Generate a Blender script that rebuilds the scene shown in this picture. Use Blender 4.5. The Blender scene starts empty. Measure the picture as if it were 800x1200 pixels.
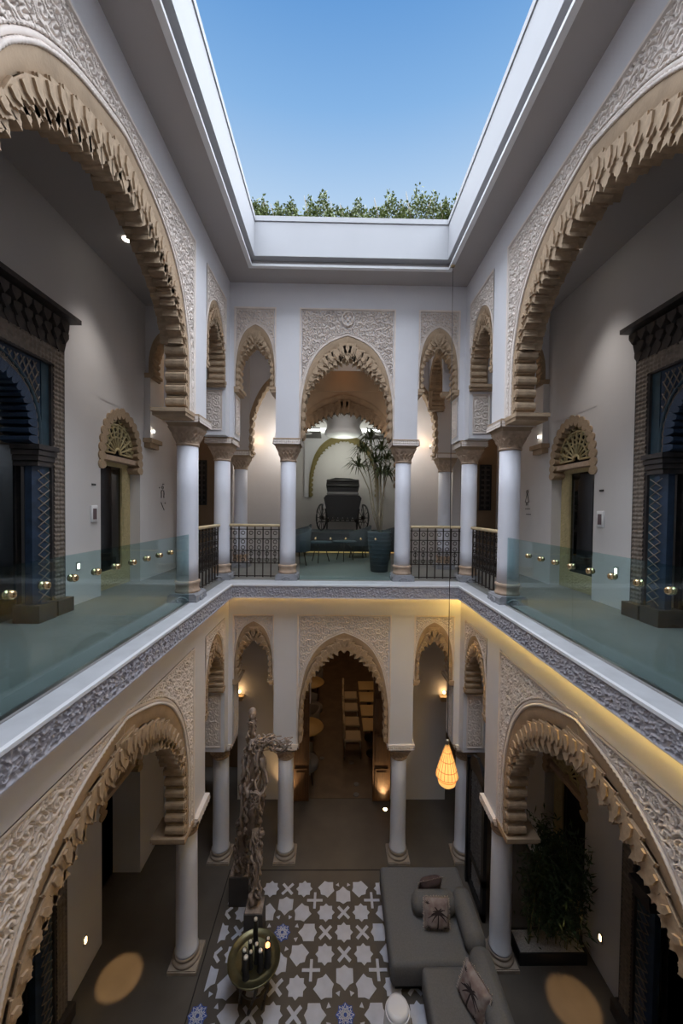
import bpy, math, random
import numpy as np
from mathutils import Matrix, Vector
random.seed(7); rng = np.random.default_rng(7)
S = bpy.context.scene; COL = S.collection
PI = math.pi

# ------------------------------------------------------------------ camera
F, PITCH, ROLL, YAW, PY = 440.36, 0.0222, 0.0112, 0.0139, 606.18
cd = bpy.data.cameras.new('camera'); cam = bpy.data.objects.new('camera', cd); COL.objects.link(cam)
cd.sensor_fit = 'HORIZONTAL'; cd.sensor_width = 36.0; cd.lens = F/800*36.0
cd.shift_y = (PY-600)/800; cd.clip_start = 0.05; cd.clip_end = 300
cam.location = (0, 0, 6.0)
cam.rotation_euler = (Matrix.Rotation(-YAW, 3, 'Z') @ Matrix.Rotation(PI/2-PITCH, 3, 'X') @ Matrix.Rotation(ROLL, 3, 'Z')).to_euler()
S.camera = cam

# ------------------------------------------------------------------ world, daylight, exposure
S.view_settings.view_transform = 'Standard'; S.view_settings.look = 'None'
S.view_settings.gamma = 1.0; S.view_settings.use_curve_mapping = False
S.view_settings.exposure = 0.0
SKY_STRENGTH = 1.0
DAY_ENERGY = 12.8
w = bpy.data.worlds.new('sky'); S.world = w; w.use_nodes = True
nt = w.node_tree; nt.nodes.clear()
wo = nt.nodes.new('ShaderNodeOutputWorld'); bg = nt.nodes.new('ShaderNodeBackground')
tc = nt.nodes.new('ShaderNodeTexCoord'); sx = nt.nodes.new('ShaderNodeSeparateXYZ'); cr = nt.nodes.new('ShaderNodeValToRGB')
nt.links.new(tc.outputs['Generated'], sx.inputs[0]); nt.links.new(sx.outputs['Z'], cr.inputs[0])
nt.links.new(cr.outputs[0], bg.inputs[0]); nt.links.new(bg.outputs[0], wo.inputs[0])
bg.inputs[1].default_value = SKY_STRENGTH
e = cr.color_ramp.elements
e[0].position = 0.0; e[0].color = (.80, .80, .80, 1)
e[1].position = 1.0; e[1].color = (.07, .24, .62, 1)
for p_, c_ in ((.52, (.70, .79, .90, 1)), (.62, (.46, .64, .87, 1)), (.72, (.24, .46, .79, 1)), (.80, (.135, .335, .69, 1))):
    k = e.new(p_); k.color = c_
# broad diffuse daylight falling through the open roof (wide sun added to sky light)
sd = bpy.data.lights.new('daylight', 'SUN'); sd.energy = DAY_ENERGY; sd.angle = math.radians(106); sd.color = (.89, .935, 1.0)
so = bpy.data.objects.new('daylight', sd); COL.objects.link(so); so.rotation_euler = (math.radians(-4), math.radians(3), 0)
cy = S.cycles
cy.max_bounces = 8; cy.diffuse_bounces = 5; cy.glossy_bounces = 3; cy.transmission_bounces = 4; cy.transparent_max_bounces = 10
cy.caustics_reflective = False; cy.caustics_refractive = False; cy.sample_clamp_indirect = 6

# ------------------------------------------------------------------ materials
def mat(name, col, rough=.6, metal=0., noise=0., scale=6., bump=0., bscale=40., emit=0., spec=.5, col2=None, stretch=None):
    m = bpy.data.materials.new(name); m.use_nodes = True
    t = m.node_tree; b = t.nodes['Principled BSDF']
    b.inputs['Base Color'].default_value = (*col, 1); b.inputs['Roughness'].default_value = rough
    b.inputs['Metallic'].default_value = metal; b.inputs['Specular IOR Level'].default_value = spec
    if emit:
        b.inputs['Emission Color'].default_value = (*col, 1); b.inputs['Emission Strength'].default_value = emit
    if noise or bump:
        c = t.nodes.new('ShaderNodeTexCoord'); src = c.outputs['Object']
        if stretch:
            mp = t.nodes.new('ShaderNodeMapping'); mp.inputs['Scale'].default_value = stretch
            t.links.new(src, mp.inputs[0]); src = mp.outputs[0]
    if noise:
        n = t.nodes.new('ShaderNodeTexNoise'); n.inputs['Scale'].default_value = scale; n.inputs['Detail'].default_value = 5
        t.links.new(src, n.inputs['Vector'])
        r = t.nodes.new('ShaderNodeValToRGB'); r.color_ramp.elements[0].position = .3; r.color_ramp.elements[1].position = .72
        c2 = col2 or tuple(max(0, x*(1-noise)) for x in col)
        r.color_ramp.elements[0].color = (*c2, 1); r.color_ramp.elements[1].color = (*col, 1)
        t.links.new(n.outputs['Fac'], r.inputs[0]); t.links.new(r.outputs[0], b.inputs['Base Color'])
    if bump:
        n2 = t.nodes.new('ShaderNodeTexNoise'); n2.inputs['Scale'].default_value = bscale; n2.inputs['Detail'].default_value = 4
        t.links.new(src, n2.inputs['Vector'])
        bp = t.nodes.new('ShaderNodeBump'); bp.inputs['Strength'].default_value = bump; bp.inputs['Distance'].default_value = .01
        t.links.new(n2.outputs['Fac'], bp.inputs['Height']); t.links.new(bp.outputs[0], b.inputs['Normal'])
    return m

M = dict(
    wall=mat('white_plaster', (.74, .73, .76), .75, noise=.05, scale=2., bump=.08, bscale=25),
    hall=mat('hall_plaster', (.70, .67, .66), .8, noise=.06, scale=1.5, bump=.06, bscale=20),
    ceil=mat('ceiling_paint', (.44, .41, .40), .85, noise=.04, scale=1.),
    stucco=mat('carved_stucco', (.87, .77, .70), .8, noise=.14, scale=7, bump=.15, bscale=60),
    tan=mat('tan_plaster', (.50, .36, .235), .8, noise=.28, scale=5, bump=.25, bscale=45),
    browntan=mat('brown_carved_plaster', (.20, .125, .07), .8, noise=.3, scale=6),
    olive=mat('olive_gilt_plaster', (.30, .24, .09), .7, noise=.3, scale=8),
    stone=mat('capital_stone', (.55, .40, .29), .75, noise=.25, scale=14, bump=.2, bscale=60),
    shaft=mat('column_plaster', (.77, .77, .83), .55, noise=.05, scale=3),
    base=mat('column_base_stone', (.40, .33, .27), .7, noise=.25, scale=9),
    grey=mat('grey_stone', (.34, .34, .36), .7, noise=.35, scale=12, bump=.2),
    fascia=mat('carved_grey_band', (.50, .48, .52), .75, noise=.12, scale=8),
    marble=mat('pale_marble', (.62, .63, .66), .45, noise=.16, scale=5),
    white=mat('bright_white_paint', (.84, .84, .86), .6, noise=.03, scale=3),
    parapet=mat('parapet_paint', (.52, .525, .55), .7, noise=.04, scale=2),
    floor=mat('polished_concrete', (.115, .098, .083), .42, noise=.3, scale=2.2, bump=.05, bscale=30),
    floor2=mat('dining_floor', (.17, .115, .075), .5, noise=.4, scale=3),
    upfloor=mat('gallery_concrete', (.22, .22, .205), .5, noise=.18, scale=2.5),
    tile=mat('white_marble_tile', (.60, .615, .70), .35, noise=.16, scale=7),
    blue=mat('blue_tile', (.06, .12, .45), .3, noise=.3, scale=20),
    wood=mat('dark_carved_wood', (.075, .060, .052), .5, noise=.5, scale=10, col2=(.03, .027, .03)),
    woodl=mat('worn_wood_relief', (.25, .20, .16), .6, noise=.4, scale=18),
    woodb=mat('blue_painted_wood', (.035, .062, .115), .4, noise=.5, scale=9, col2=(.018, .03, .05)),
    teal=mat('teal_painted_wood', (.035, .07, .095), .5, noise=.4, scale=6),
    door=mat('cream_carved_door', (.60, .49, .26), .65, noise=.2, scale=16),
    brownwood=mat('warm_brown_wood', (.16, .075, .03), .45, noise=.55, scale=5, stretch=(8, 8, .6)),
    iron=mat('wrought_iron', (.045, .035, .03), .5, metal=.6),
    rail=mat('pale_wood_rail', (.62, .48, .28), .5, noise=.2, scale=8),
    bronze=mat('polished_bronze', (.62, .47, .26), .22, metal=1.),
    brass=mat('aged_brass', (.22, .20, .11), .35, metal=.85, noise=.4, scale=7),
    black=mat('black_paint', (.012, .012, .014), .4),
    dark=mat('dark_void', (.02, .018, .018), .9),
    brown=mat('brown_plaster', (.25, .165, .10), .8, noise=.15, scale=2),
    sofa=mat('grey_sofa_fabric', (.15, .15, .155), .95, noise=.18, scale=60, bump=.3, bscale=300),
    pillow=mat('pale_cushion_linen', (.34, .31, .30), .9, noise=.35, scale=12, col2=(.17, .11, .11)),
    darkpillow=mat('dark_cushion_cover', (.10, .065, .065), .9, noise=.4, scale=14),
    palm=mat('dark_palm_print', (.03, .02, .022), .9),
    fringe=mat('cushion_fringe', (.42, .35, .31), .9),
    drift=mat('bleached_driftwood', (.47, .37, .31), .8, noise=.65, scale=13, bump=.6, bscale=30, stretch=(1, 1, .5)),
    plinth=mat('dark_plinth', (.06, .052, .048), .6, noise=.25, scale=6),
    gravel=mat('pale_gravel', (.50, .47, .44), .9, noise=.4, scale=60, bump=.8, bscale=90),
    leaf=mat('bamboo_leaf', (.045, .085, .032), .5, noise=.4, scale=5),
    hedge=mat('hedge_leaf', (.17, .22, .05), .5, noise=.5, scale=4),
    dry=mat('dracaena_leaf', (.10, .12, .045), .5, noise=.4, scale=9),
    trunk=mat('pale_trunk', (.40, .34, .24), .8, noise=.4, scale=20),
    cane=mat('bamboo_cane', (.20, .19, .07), .5),
    ceramic=mat('white_ceramic', (.78, .79, .85), .18),
    wax=mat('candle_wax', (.72, .68, .60), .5),
    leather=mat('black_leather', (.018, .018, .018), .35),
    greylea=mat('grey_leather', (.16, .16, .165), .5),
    chair=mat('blue_grey_upholstery', (.028, .042, .052), .7),
    chairg=mat('grey_upholstery', (.17, .16, .16), .8),
    cream=mat('cream_upholstery', (.52, .43, .30), .7),
    table=mat('ochre_table_top', (.48, .34, .14), .45),
    steel=mat('brushed_steel', (.55, .53, .50), .3, metal=1.),
    plastic=mat('white_plastic', (.80, .79, .80), .4),
    screen=mat('dark_display', (.16, .11, .12), .3),
    lampglow=mat('warm_bulb', (1., .55, .18), emit=30),
    litspot=mat('warm_fitting_glow', (1., .66, .30), emit=22),
    coolspot=mat('white_fitting_glow', (1., .93, .80), emit=9),
    strip=mat('warm_light_strip', (1., .60, .16), emit=12),
    stripr=mat('golden_light_strip', (1., .66, .16), emit=42),
    stripdim=mat('dim_light_strip', (1., .62, .30), emit=1.3),
    stripfaint=mat('faint_light_strip', (1., .62, .22), emit=.35),
    cove=mat('cove_light', (.95, 1., .93), emit=3.2),
    flame=mat('candle_flame', (1., .45, .15), emit=3),
    discglow=mat('tea_light_white', (.80, .77, .72), .5),
)
def glass(name, tint, refl=.03):
    m = bpy.data.materials.new(name); m.use_nodes = True; t = m.node_tree; t.nodes.clear()
    o = t.nodes.new('ShaderNodeOutputMaterial'); mx = t.nodes.new('ShaderNodeMixShader'); fr = t.nodes.new('ShaderNodeLayerWeight'); pw_ = t.nodes.new('ShaderNodeMath'); ml = t.nodes.new('ShaderNodeMath')
    tr = t.nodes.new('ShaderNodeBsdfTransparent'); gl = t.nodes.new('ShaderNodeBsdfGlossy')
    tr.inputs[0].default_value = (*tint, 1); gl.inputs['Roughness'].default_value = .02; pw_.operation = 'POWER'; pw_.inputs[1].default_value = 4.0; ml.operation = 'MULTIPLY_ADD'; ml.inputs[1].default_value = .6; ml.inputs[2].default_value = refl
    fr.inputs[0].default_value = .5
    t.links.new(fr.outputs['Facing'], pw_.inputs[0]); t.links.new(pw_.outputs[0], ml.inputs[0]); t.links.new(ml.outputs[0], mx.inputs[0]); t.links.new(tr.outputs[0], mx.inputs[1]); t.links.new(gl.outputs[0], mx.inputs[2])
    t.links.new(mx.outputs[0], o.inputs[0]); return m
M['glass'] = glass('teal_safety_glass', (.80, .915, .92), .045)
M['dglass'] = glass('smoked_glass', (.62, .66, .68), .10)
M['doorglass'] = glass('dark_door_glass', (.12, .13, .135), .10)
def translucent(name, col, emit):
    m = mat(name, col, .7, emit=emit); return m
M['shade'] = mat('woven_rattan_glow', (.95, .50, .14), .8, emit=1.1)
M['shadering'] = mat('rattan_rib', (.50, .27, .08), .8, emit=.25)

# ------------------------------------------------------------------ mesh helpers
def mesh_np(name, V, Q, smooth=True):
    V = np.asarray(V, np.float32); Q = np.asarray(Q, np.int32)
    me = bpy.data.meshes.new(name); k = Q.shape[1]
    me.vertices.add(len(V)); me.vertices.foreach_set('co', V.ravel())
    me.loops.add(Q.size); me.loops.foreach_set('vertex_index', Q.ravel())
    me.polygons.add(len(Q)); me.polygons.foreach_set('loop_start', np.arange(0, Q.size, k, dtype=np.int32))
    me.polygons.foreach_set('loop_total', np.full(len(Q), k, np.int32))
    me.update(calc_edges=True); me.validate()
    if smooth: me.polygons.foreach_set('use_smooth', np.ones(len(Q), bool))
    return me

class B:
    def __init__(s): s.v = []; s.f = []; s.sm = []
    def add(s, V, Fs, smooth=False):
        o = len(s.v); s.v += [tuple(map(float, v)) for v in V]
        for f in Fs: s.f.append(tuple(i+o for i in f)); s.sm.append(smooth)
        return s
    def box(s, x0, x1, y0, y1, z0, z1):
        V = [(x, y, z) for z in (z0, z1) for y in (y0, y1) for x in (x0, x1)]
        return s.add(V, [(0, 2, 3, 1), (4, 5, 7, 6), (0, 1, 5, 4), (2, 6, 7, 3), (0, 4, 6, 2), (1, 3, 7, 5)])
    def cbox(s, c, d): return s.box(c[0]-d[0]/2, c[0]+d[0]/2, c[1]-d[1]/2, c[1]+d[1]/2, c[2]-d[2]/2, c[2]+d[2]/2)
    def bbox(s, x0, x1, y0, y1, z0, z1, b=.02):   # box with chamfered edges (rounded look)
        cx, cy_, cz = (x0+x1)/2, (y0+y1)/2, (z0+z1)/2; hx, hy, hz = (x1-x0)/2, (y1-y0)/2, (z1-z0)/2
        n = 10
        V = []; 
        for iz, (zz, ins) in enumerate([(-hz, b), (-hz+b*.3, b*.3), (-hz+b, 0), (hz-b, 0), (hz-b*.3, b*.3), (hz, b)]):
            ring = []
            for (sx_, sy_, a0) in ((1, 1, 0), (-1, 1, PI/2), (-1, -1, PI), (1, -1, 1.5*PI)):
                for k in range(4):
                    a = a0+k*PI/6
                    ring.append((cx+sx_*(hx-b)+(b-ins)*math.cos(a), cy_+sy_*(hy-b)+(b-ins)*math.sin(a), cz+zz))
            V += ring
        N = 16; Fs = []
        for r in range(5):
            for k in range(N):
                Fs.append((r*N+k, r*N+(k+1) % N, (r+1)*N+(k+1) % N, (r+1)*N+k))
        Fs.append(tuple(range(N-1, -1, -1))); Fs.append(tuple(range(5*N, 6*N)))
        return s.add(V, Fs, True)
    def lathe(s, prof, n=24, c=(0, 0, 0), smooth=True, cap=True):
        V = []; 
        for r, z in prof:
            for k in range(n):
                a = 2*PI*k/n; V.append((c[0]+r*math.cos(a), c[1]+r*math.sin(a), c[2]+z))
        Fs = []; m = len(prof)
        for i in range(m-1):
            for k in range(n):
                Fs.append((i*n+k, i*n+(k+1) % n, (i+1)*n+(k+1) % n, (i+1)*n+k))
        if cap: Fs.append(tuple(range(n-1, -1, -1))); Fs.append(tuple(range((m-1)*n, m*n)))
        return s.add(V, Fs, smooth)
    def tube(s, pts, rad, n=6, smooth=True, cap=True):
        pts = [Vector(p) for p in pts]; V = []; m = len(pts)
        rad = rad if hasattr(rad, '__len__') else [rad]*m
        up = Vector((0, 0, 1)); 
        for i, p in enumerate(pts):
            t = (pts[min(i+1, m-1)]-pts[max(i-1, 0)])
            t = t.normalized() if t.length > 1e-9 else Vector((0, 0, 1))
            a = t.cross(up if abs(t.z) < .95 else Vector((1, 0, 0))).normalized(); b = t.cross(a)
            for k in range(n):
                an = 2*PI*k/n; V.append(p+(a*math.cos(an)+b*math.sin(an))*rad[i])
        Fs = [(i*n+k, (i+1)*n+k, (i+1)*n+(k+1) % n, i*n+(k+1) % n) for i in range(m-1) for k in range(n)]
        if cap: Fs.append(tuple(range(n))); Fs.append(tuple(range(m*n-1, (m-1)*n-1, -1)))
        return s.add(V, Fs, smooth)
    def prism(s, poly, y0, y1, axis='y', smooth=False):   # polygon in (x,z) extruded in y (or (x,y) in z)
        n = len(poly)
        if axis == 'y': V = [(x, y0, z) for x, z in poly]+[(x, y1, z) for x, z in poly]
        elif axis == 'z': V = [(x, y, y0) for x, y in poly]+[(x, y, y1) for x, y in poly]
        else: V = [(y0, x, z) for x, z in poly]+[(y1, x, z) for x, z in poly]
        Fs = [tuple(range(n)), tuple(range(2*n-1, n-1, -1))]+[(i, n+i, n+(i+1) % n, (i+1) % n) for i in range(n)]
        return s.add(V, Fs, smooth)
    def torus(s, c, R, r, axis='z', n=20, m=6, a0=0, a1=2*PI):
        pts = []
        full = abs(a1-a0-2*PI) < 1e-6
        for k in range(n+1):
            a = a0+(a1-a0)*k/n; u, v_ = R*math.cos(a), R*math.sin(a)
            pts.append((c[0]+u, c[1]+v_, c[2]) if axis == 'z' else ((c[0]+u, c[1], c[2]+v_) if axis == 'y' else (c[0], c[1]+u, c[2]+v_)))
        return s.tube(pts, r, m, cap=not full)
    def mesh(s, name):
        me = bpy.data.meshes.new(name); me.from_pydata(s.v, [], s.f)
        me.polygons.foreach_set('use_smooth', np.array(s.sm, bool)); me.update(); return me

def fixn(me):
    import bmesh
    bm = bmesh.new(); bm.from_mesh(me); bmesh.ops.recalc_face_normals(bm, faces=bm.faces); bm.to_mesh(me); bm.free(); return me

def obj(name, me, m=None, parent=None, loc=(0, 0, 0), rot=(0, 0, 0), sc=(1, 1, 1), label=None):
    if isinstance(me, B): me = fixn(me.mesh(name))
    if m is not None and not me.materials: me.materials.append(M[m] if isinstance(m, str) else m)
    o = bpy.data.objects.new(name, me); COL.objects.link(o)
    o.location = loc; o.rotation_euler = rot; o.scale = sc
    if parent is not None: o.parent = parent
    if label: o['label'] = label
    return o
def tag(o, label, cat, group=None, kind=None):
    o['label'] = label; o['category'] = cat
    if group: o['group'] = group
    if kind: o['kind'] = kind
    return o
def thing(name, label, cat, loc=(0, 0, 0), rz=0, group=None):
    o = bpy.data.objects.new(name, None); COL.objects.link(o); o.empty_display_size = .05
    o.location = loc; o.rotation_euler = (0, 0, rz); return tag(o, label, cat, group)
def struct(name, b, m, label, cat='wall', parent=None, loc=(0, 0, 0), rz=0):
    o = obj(name, b, m, parent, loc, (0, 0, rz))
    if parent is None: tag(o, label, cat, kind='structure')
    return o
def dup(root, loc, rz=None, label=None):
    r = root.copy(); COL.objects.link(r); r.location = loc
    if rz is not None: r.rotation_euler = (0, 0, rz)
    if label: r['label'] = label
    for ch in list(root.children):
        c = ch.copy(); COL.objects.link(c); c.parent = r
        for g in list(ch.children):
            d = g.copy(); COL.objects.link(d); d.parent = c
    return r
def spot(loc, target, energy, angle, blend=.4, col=(1, .62, .28), size=.03):
    l = bpy.data.lights.new('spot_light', 'SPOT'); l.energy = energy; l.spot_size = math.radians(angle); l.spot_blend = blend; l.color = col; l.shadow_soft_size = size
    o = bpy.data.objects.new('spot_light', l); COL.objects.link(o); o.location = loc
    o.rotation_euler = (Vector(target)-Vector(loc)).to_track_quat('-Z', 'Y').to_euler(); return o
def point(loc, energy, col=(1, .62, .28), size=.05):
    l = bpy.data.lights.new('point_light', 'POINT'); l.energy = energy; l.color = col; l.shadow_soft_size = size
    o = bpy.data.objects.new('point_light', l); COL.objects.link(o); o.location = loc; return o

# ------------------------------------------------------------------ levels and plan
ZU, ZS, ZSL = 4.80, 9.64, 4.58            # gallery floor, court soffit, top of the lower court walls
XL, XR, YB = -1.755, 2.085, 6.175         # court faces of the three arcades
T = .38                                   # arcade thickness
HL, HR = -3.15, 3.50                      # hall walls behind the side galleries
HC = 9.28                                 # gallery ceiling

# ------------------------------------------------------------------ carved relief
def smooth(a, b, x):
    t = np.clip((x-a)/(b-a), 0, 1); return t*t*(3-2*t)
def arabesque(X, Z, c):
    X = X+.12*c*np.sin(Z*2*PI/(c*1.7)); Z = Z+.12*c*np.sin(X*2*PI/(c*1.9))
    rh = c*.87; j0 = np.floor(Z/rh)
    best = np.full(X.shape, 9e9); sec = np.full(X.shape, 9e9); DX = np.zeros_like(X); DZ = np.zeros_like(X); SG = np.ones_like(X)
    for dj in (-1, 0, 1, 2):
        j = j0+dj; off = np.where(np.mod(j, 2) == 0, 0., .5)
        i0 = np.floor(X/c-off)
        for di in (0, 1):
            i = i0+di; cx = (i+off)*c+c*.1*np.sin(i*12.9+j*78.2); cz = j*rh+c*.1*np.sin(i*39.3+j*11.1)
            dx, dz = X-cx, Z-cz; d = dx*dx+dz*dz
            m = d < best
            sec = np.where(m, best, np.minimum(sec, d)); 
            DX = np.where(m, dx, DX); DZ = np.where(m, dz, DZ); SG = np.where(m, np.where(np.mod(i+j, 2) == 0, 1., -1.), SG)
            best = np.where(m, d, best)
    r = np.sqrt(best); r2 = np.sqrt(sec); th = np.arctan2(DZ, DX)
    spiral = np.cos(2*th*SG+r*2*PI/(c*.30))
    leaf = np.cos(9*th+r*30/c)*.35
    h = smooth(-.35, .15, spiral+leaf)
    h = np.maximum(h, 1-smooth(.05*c, .11*c, r2-r))
    h = np.maximum(h, 1-smooth(.09*c, .14*c, r))
    return h
def interlace(X, Z, c):
    k = 2*PI/c; u, v = X*k, Z*k
    a = np.abs(np.sin(.5*(u+v)+.75*np.sin(u-v))); b = np.abs(np.sin(.5*(u-v)+.75*np.sin(u+v)))
    return 1-smooth(.16, .42, np.minimum(a, b))
def scroll_lines(X, Z, c):
    """thin raised lines that wind and cross: a woven band"""
    k = 2*PI/c; u, v = X*k, Z*k
    p = np.cos(u+1.3*np.sin(v)+.5*np.sin(2*v+.7*u)); q = np.cos(v*1.3+1.3*np.sin(u+.6)+.5*np.sin(2*u))
    f = np.abs(p-q*np.sin(.35*u+.8*v)); g_ = np.abs(p*.6+q)
    return np.maximum(1-smooth(.16, .45, f), 1-smooth(.10, .32, g_))
def relief(x0, x1, z0, z1, res, fn, depth, y=0., mask=None):
    nx = max(2, int((x1-x0)/res)); nz = max(2, int((z1-z0)/res))
    X, Z = np.meshgrid(np.linspace(x0, x1, nx), np.linspace(z0, z1, nz))
    H = fn(X, Z); V = np.stack([X, y-depth*H, Z], -1).reshape(-1, 3)
    idx = np.arange(nx*nz).reshape(nz, nx)
    Q = np.stack([idx[:-1, :-1], idx[:-1, 1:], idx[1:, 1:], idx[1:, :-1]], -1).reshape(-1, 4)
    if mask is not None:
        ok = mask(X, Z).ravel(); Q = Q[ok[Q].all(1)]
        used = np.unique(Q); mp = np.zeros(nx*nz, np.int32); mp[used] = np.arange(len(used)); V = V[used]; Q = mp[Q]
    return V, Q

# ------------------------------------------------------------------ arches
PROF = np.array([(1, 0), (1, .15), (.985, .34), (.935, .5), (.84, .665), (.70, .79), (.575, .862), (.42, .92), (.25, .96), (.12, .983), (0, 1.0)])
def arch_xz(w_, zs, za, n=400):
    zf = np.linspace(0, 1, 2000)
    # dense curve, smoothed
    t = np.linspace(0, 1, len(PROF)); tt = np.linspace(0, 1, 600)
    def cr_(y):
        out = []
        y = np.concatenate([[2*y[0]-y[1]], y, [2*y[-1]-y[-2]]]); 
        for q in tt*(len(PROF)-1):
            i = min(int(q), len(PROF)-2); f = q-i; a, b, c, d = y[i:i+4]
            out.append(.5*(2*b+(c-a)*f+(2*a-5*b+4*c-d)*f*f+(3*b-a-3*c+d)*f**3))
        return np.array(out)
    px = np.clip(cr_(PROF[:, 0]), 0, 1); pz = np.maximum.accumulate(np.clip(cr_(PROF[:, 1]), 0, 1))
    x = np.concatenate([px, -px[::-1][1:]])*w_; z = zs+np.concatenate([pz, pz[::-1][1:]])*(za-zs)
    s = np.concatenate([[0], np.cumsum(np.hypot(np.diff(x), np.diff(z)))])
    ss = np.linspace(0, s[-1], n)
    return np.interp(ss, s, x), np.interp(ss, s, z), s[-1]
def arch_normals(x, z):
    tx, tz = np.gradient(x), np.gradient(z); l = np.hypot(tx, tz); tx /= l; tz /= l
    return tx, tz, -tz, tx      # tangent, inward normal (path runs right foot -> apex -> left foot)

def pend(b, u, w_, y0, y1, z0, z1):
    """a faceted hanging block: straight shoulders, stepped taper, pointed drip"""
    h = z1-z0; ym = (y0+y1)/2
    lv = [(1, 1, z0), (1, 1, z0+h*.42), (.78, .92, z0+h*.52), (.78, .92, z0+h*.66), (.46, .80, z0+h*.76), (.46, .80, z0+h*.86), (.10, .5, z1)]
    V = []
    for fw, fd, z in lv:
        hw, hd = w_/2*fw, (y1-y0)/2*fd; c = .35*hw
        V += [(u-hw+c, ym-hd, z), (u+hw-c, ym-hd, z), (u+hw, ym-hd+c*.5, z), (u+hw, ym+hd, z), (u-hw, ym+hd, z), (u-hw, ym-hd+c*.5, z)]
    b.add(V, [(i*6+k, i*6+(k+1) % 6, (i+1)*6+(k+1) % 6, (i+1)*6+k) for i in range(len(lv)-1) for k in range(6)]+[tuple(range(5, -1, -1)), tuple(range(36, 42))])
FINGER = [(-.5, -.06), (-.5, .06), (-.46, .12), (-.42, .28), (-.42, .42), (-.30, .46), (-.24, .58), (-.10, .63), (0, .74), (.10, .63), (.24, .58), (.30, .46), (.42, .42), (.42, .28), (.46, .12), (.5, .06), (.5, -.06)]
def tooth_mesh():
    b = B()
    b.prism(FINGER, .0, .24); b.prism([(-.56, -.06), (-.56, .46), (.56, .46), (.56, -.06)], .045, .3)
    b.prism([(-.10, .0), (-.16, .30), (0, .60), (.16, .30), (.10, .0)], -.06, .02)
    h = [(x, z+.36) for x, z in FINGER if x >= 0]; h = [(0, .30)]+h          # right half of a finger, hung half a pitch further along
    b.prism([(x-.5, z) for x, z in h], .07, .62); b.prism([(.5-x, z) for x, z in h], .07, .62)
    b.prism([(-.5, -.06), (-.5, .62), (-.2, .66), (0, .78), (.2, .66), (.5, .62), (.5, -.06)], .20, .97)
    return fixn(b.mesh('muqarnas_tooth'))
def roll_mesh():
    b = B()
    b.prism([(-.5, 0), (-.5, .34), (-.36, .40), (-.34, .74), (-.26, .92), (-.12, 1.0), (.10, 1.0), (.22, .90), (.28, .72), (.30, .52), (.44, .46), (.5, .34), (.5, 0)], .02, .82)
    b.prism([(-.30, .1), (-.30, .62), (-.2, .80), (.06, .84), (.20, .70), (.24, .1)], -.02, .08)
    b.prism([(-.44, .3), (-.44, .02), (-.2, -.12), (0, -.32), (.2, -.12), (.44, .02), (.44, .3)], -.03, .10); b.prism([(.31, .3), (.31, .60), (.36, .66), (.43, .60), (.43, .3)], .03, .8)
    return fixn(b.mesh('muqarnas_roll'))
TOOTH = {}
def tooth(m):
    if m not in TOOTH:
        ms = (tooth_mesh(), roll_mesh())
        for me in ms: me.materials.append(M[m])
        TOOTH[m] = ms
    return TOOTH[m]

def core_mesh(pw, w_, zs, za, zt, y0, y1, back=True):
    """wall between a rectangle and an arch, y0..y1 thick"""
    x, z, L = arch_xz(w_, zs, za, 121)
    ang = np.arctan2(z-zs, x); ang[0] = 0; ang[-1] = PI
    corners = [math.atan2(zt-zs, pw), PI-math.atan2(zt-zs, pw)]
    r = np.hypot(x, z-zs)
    A = np.sort(np.concatenate([ang, corners])); R = np.interp(A, ang, r)
    ix, iz = R*np.cos(A), zs+R*np.sin(A)
    k = np.minimum(pw/np.maximum(np.abs(np.cos(A)), 1e-9), (zt-zs)/np.maximum(np.abs(np.sin(A)), 1e-9))
    ox, oz = k*np.cos(A), zs+k*np.sin(A); n = len(A)
    V = [(ix[i], y, iz[i]) for y in (y0, y1) for i in range(n)]+[(ox[i], y, oz[i]) for y in (y0, y1) for i in range(n)]
    Fs = []
    for i in range(n-1):
        Fs.append((i, 2*n+i, 2*n+i+1, i+1)); Fs.append((n+i, n+i+1, 3*n+i+1, 3*n+i)); Fs.append((i, i+1, n+i+1, n+i)); Fs.append((2*n+i, 3*n+i, 3*n+i+1, 2*n+i+1))
    Fs += [(0, n, 3*n, 2*n), (n-1, 3*n-1, 4*n-1, 2*n-1)]
    b = B(); b.add(V, Fs); return b

def sweep(x, z, nx_, nz_, off, y, rad, beads=0., pitch=.03, flat=1.):
    """moulding that follows the arch outside its edge; beads > 0 makes a twisted rope"""
    px, pz = x-nx_*off, z-nz_*off
    s = np.concatenate([[0], np.cumsum(np.hypot(np.diff(px), np.diff(pz)))]); n = 8; m = len(px)
    V = np.zeros((m, n, 3))
    for k in range(n):
        a = 2*PI*k/n; rr = rad*(1+beads*np.sin(2*PI*s/pitch+a))
        V[:, k, 0] = px-nx_*np.cos(a)*rr; V[:, k, 2] = pz-nz_*np.cos(a)*rr; V[:, k, 1] = y-np.sin(a)*rr*flat
    idx = np.arange(m*n).reshape(m, n)
    Q = np.stack([idx[:-1], np.roll(idx[:-1], -1, 1), np.roll(idx[1:], -1, 1), idx[1:]], -1).reshape(-1, 4)
    return mesh_np('rope_moulding', V.reshape(-1, 3), Q)

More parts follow.
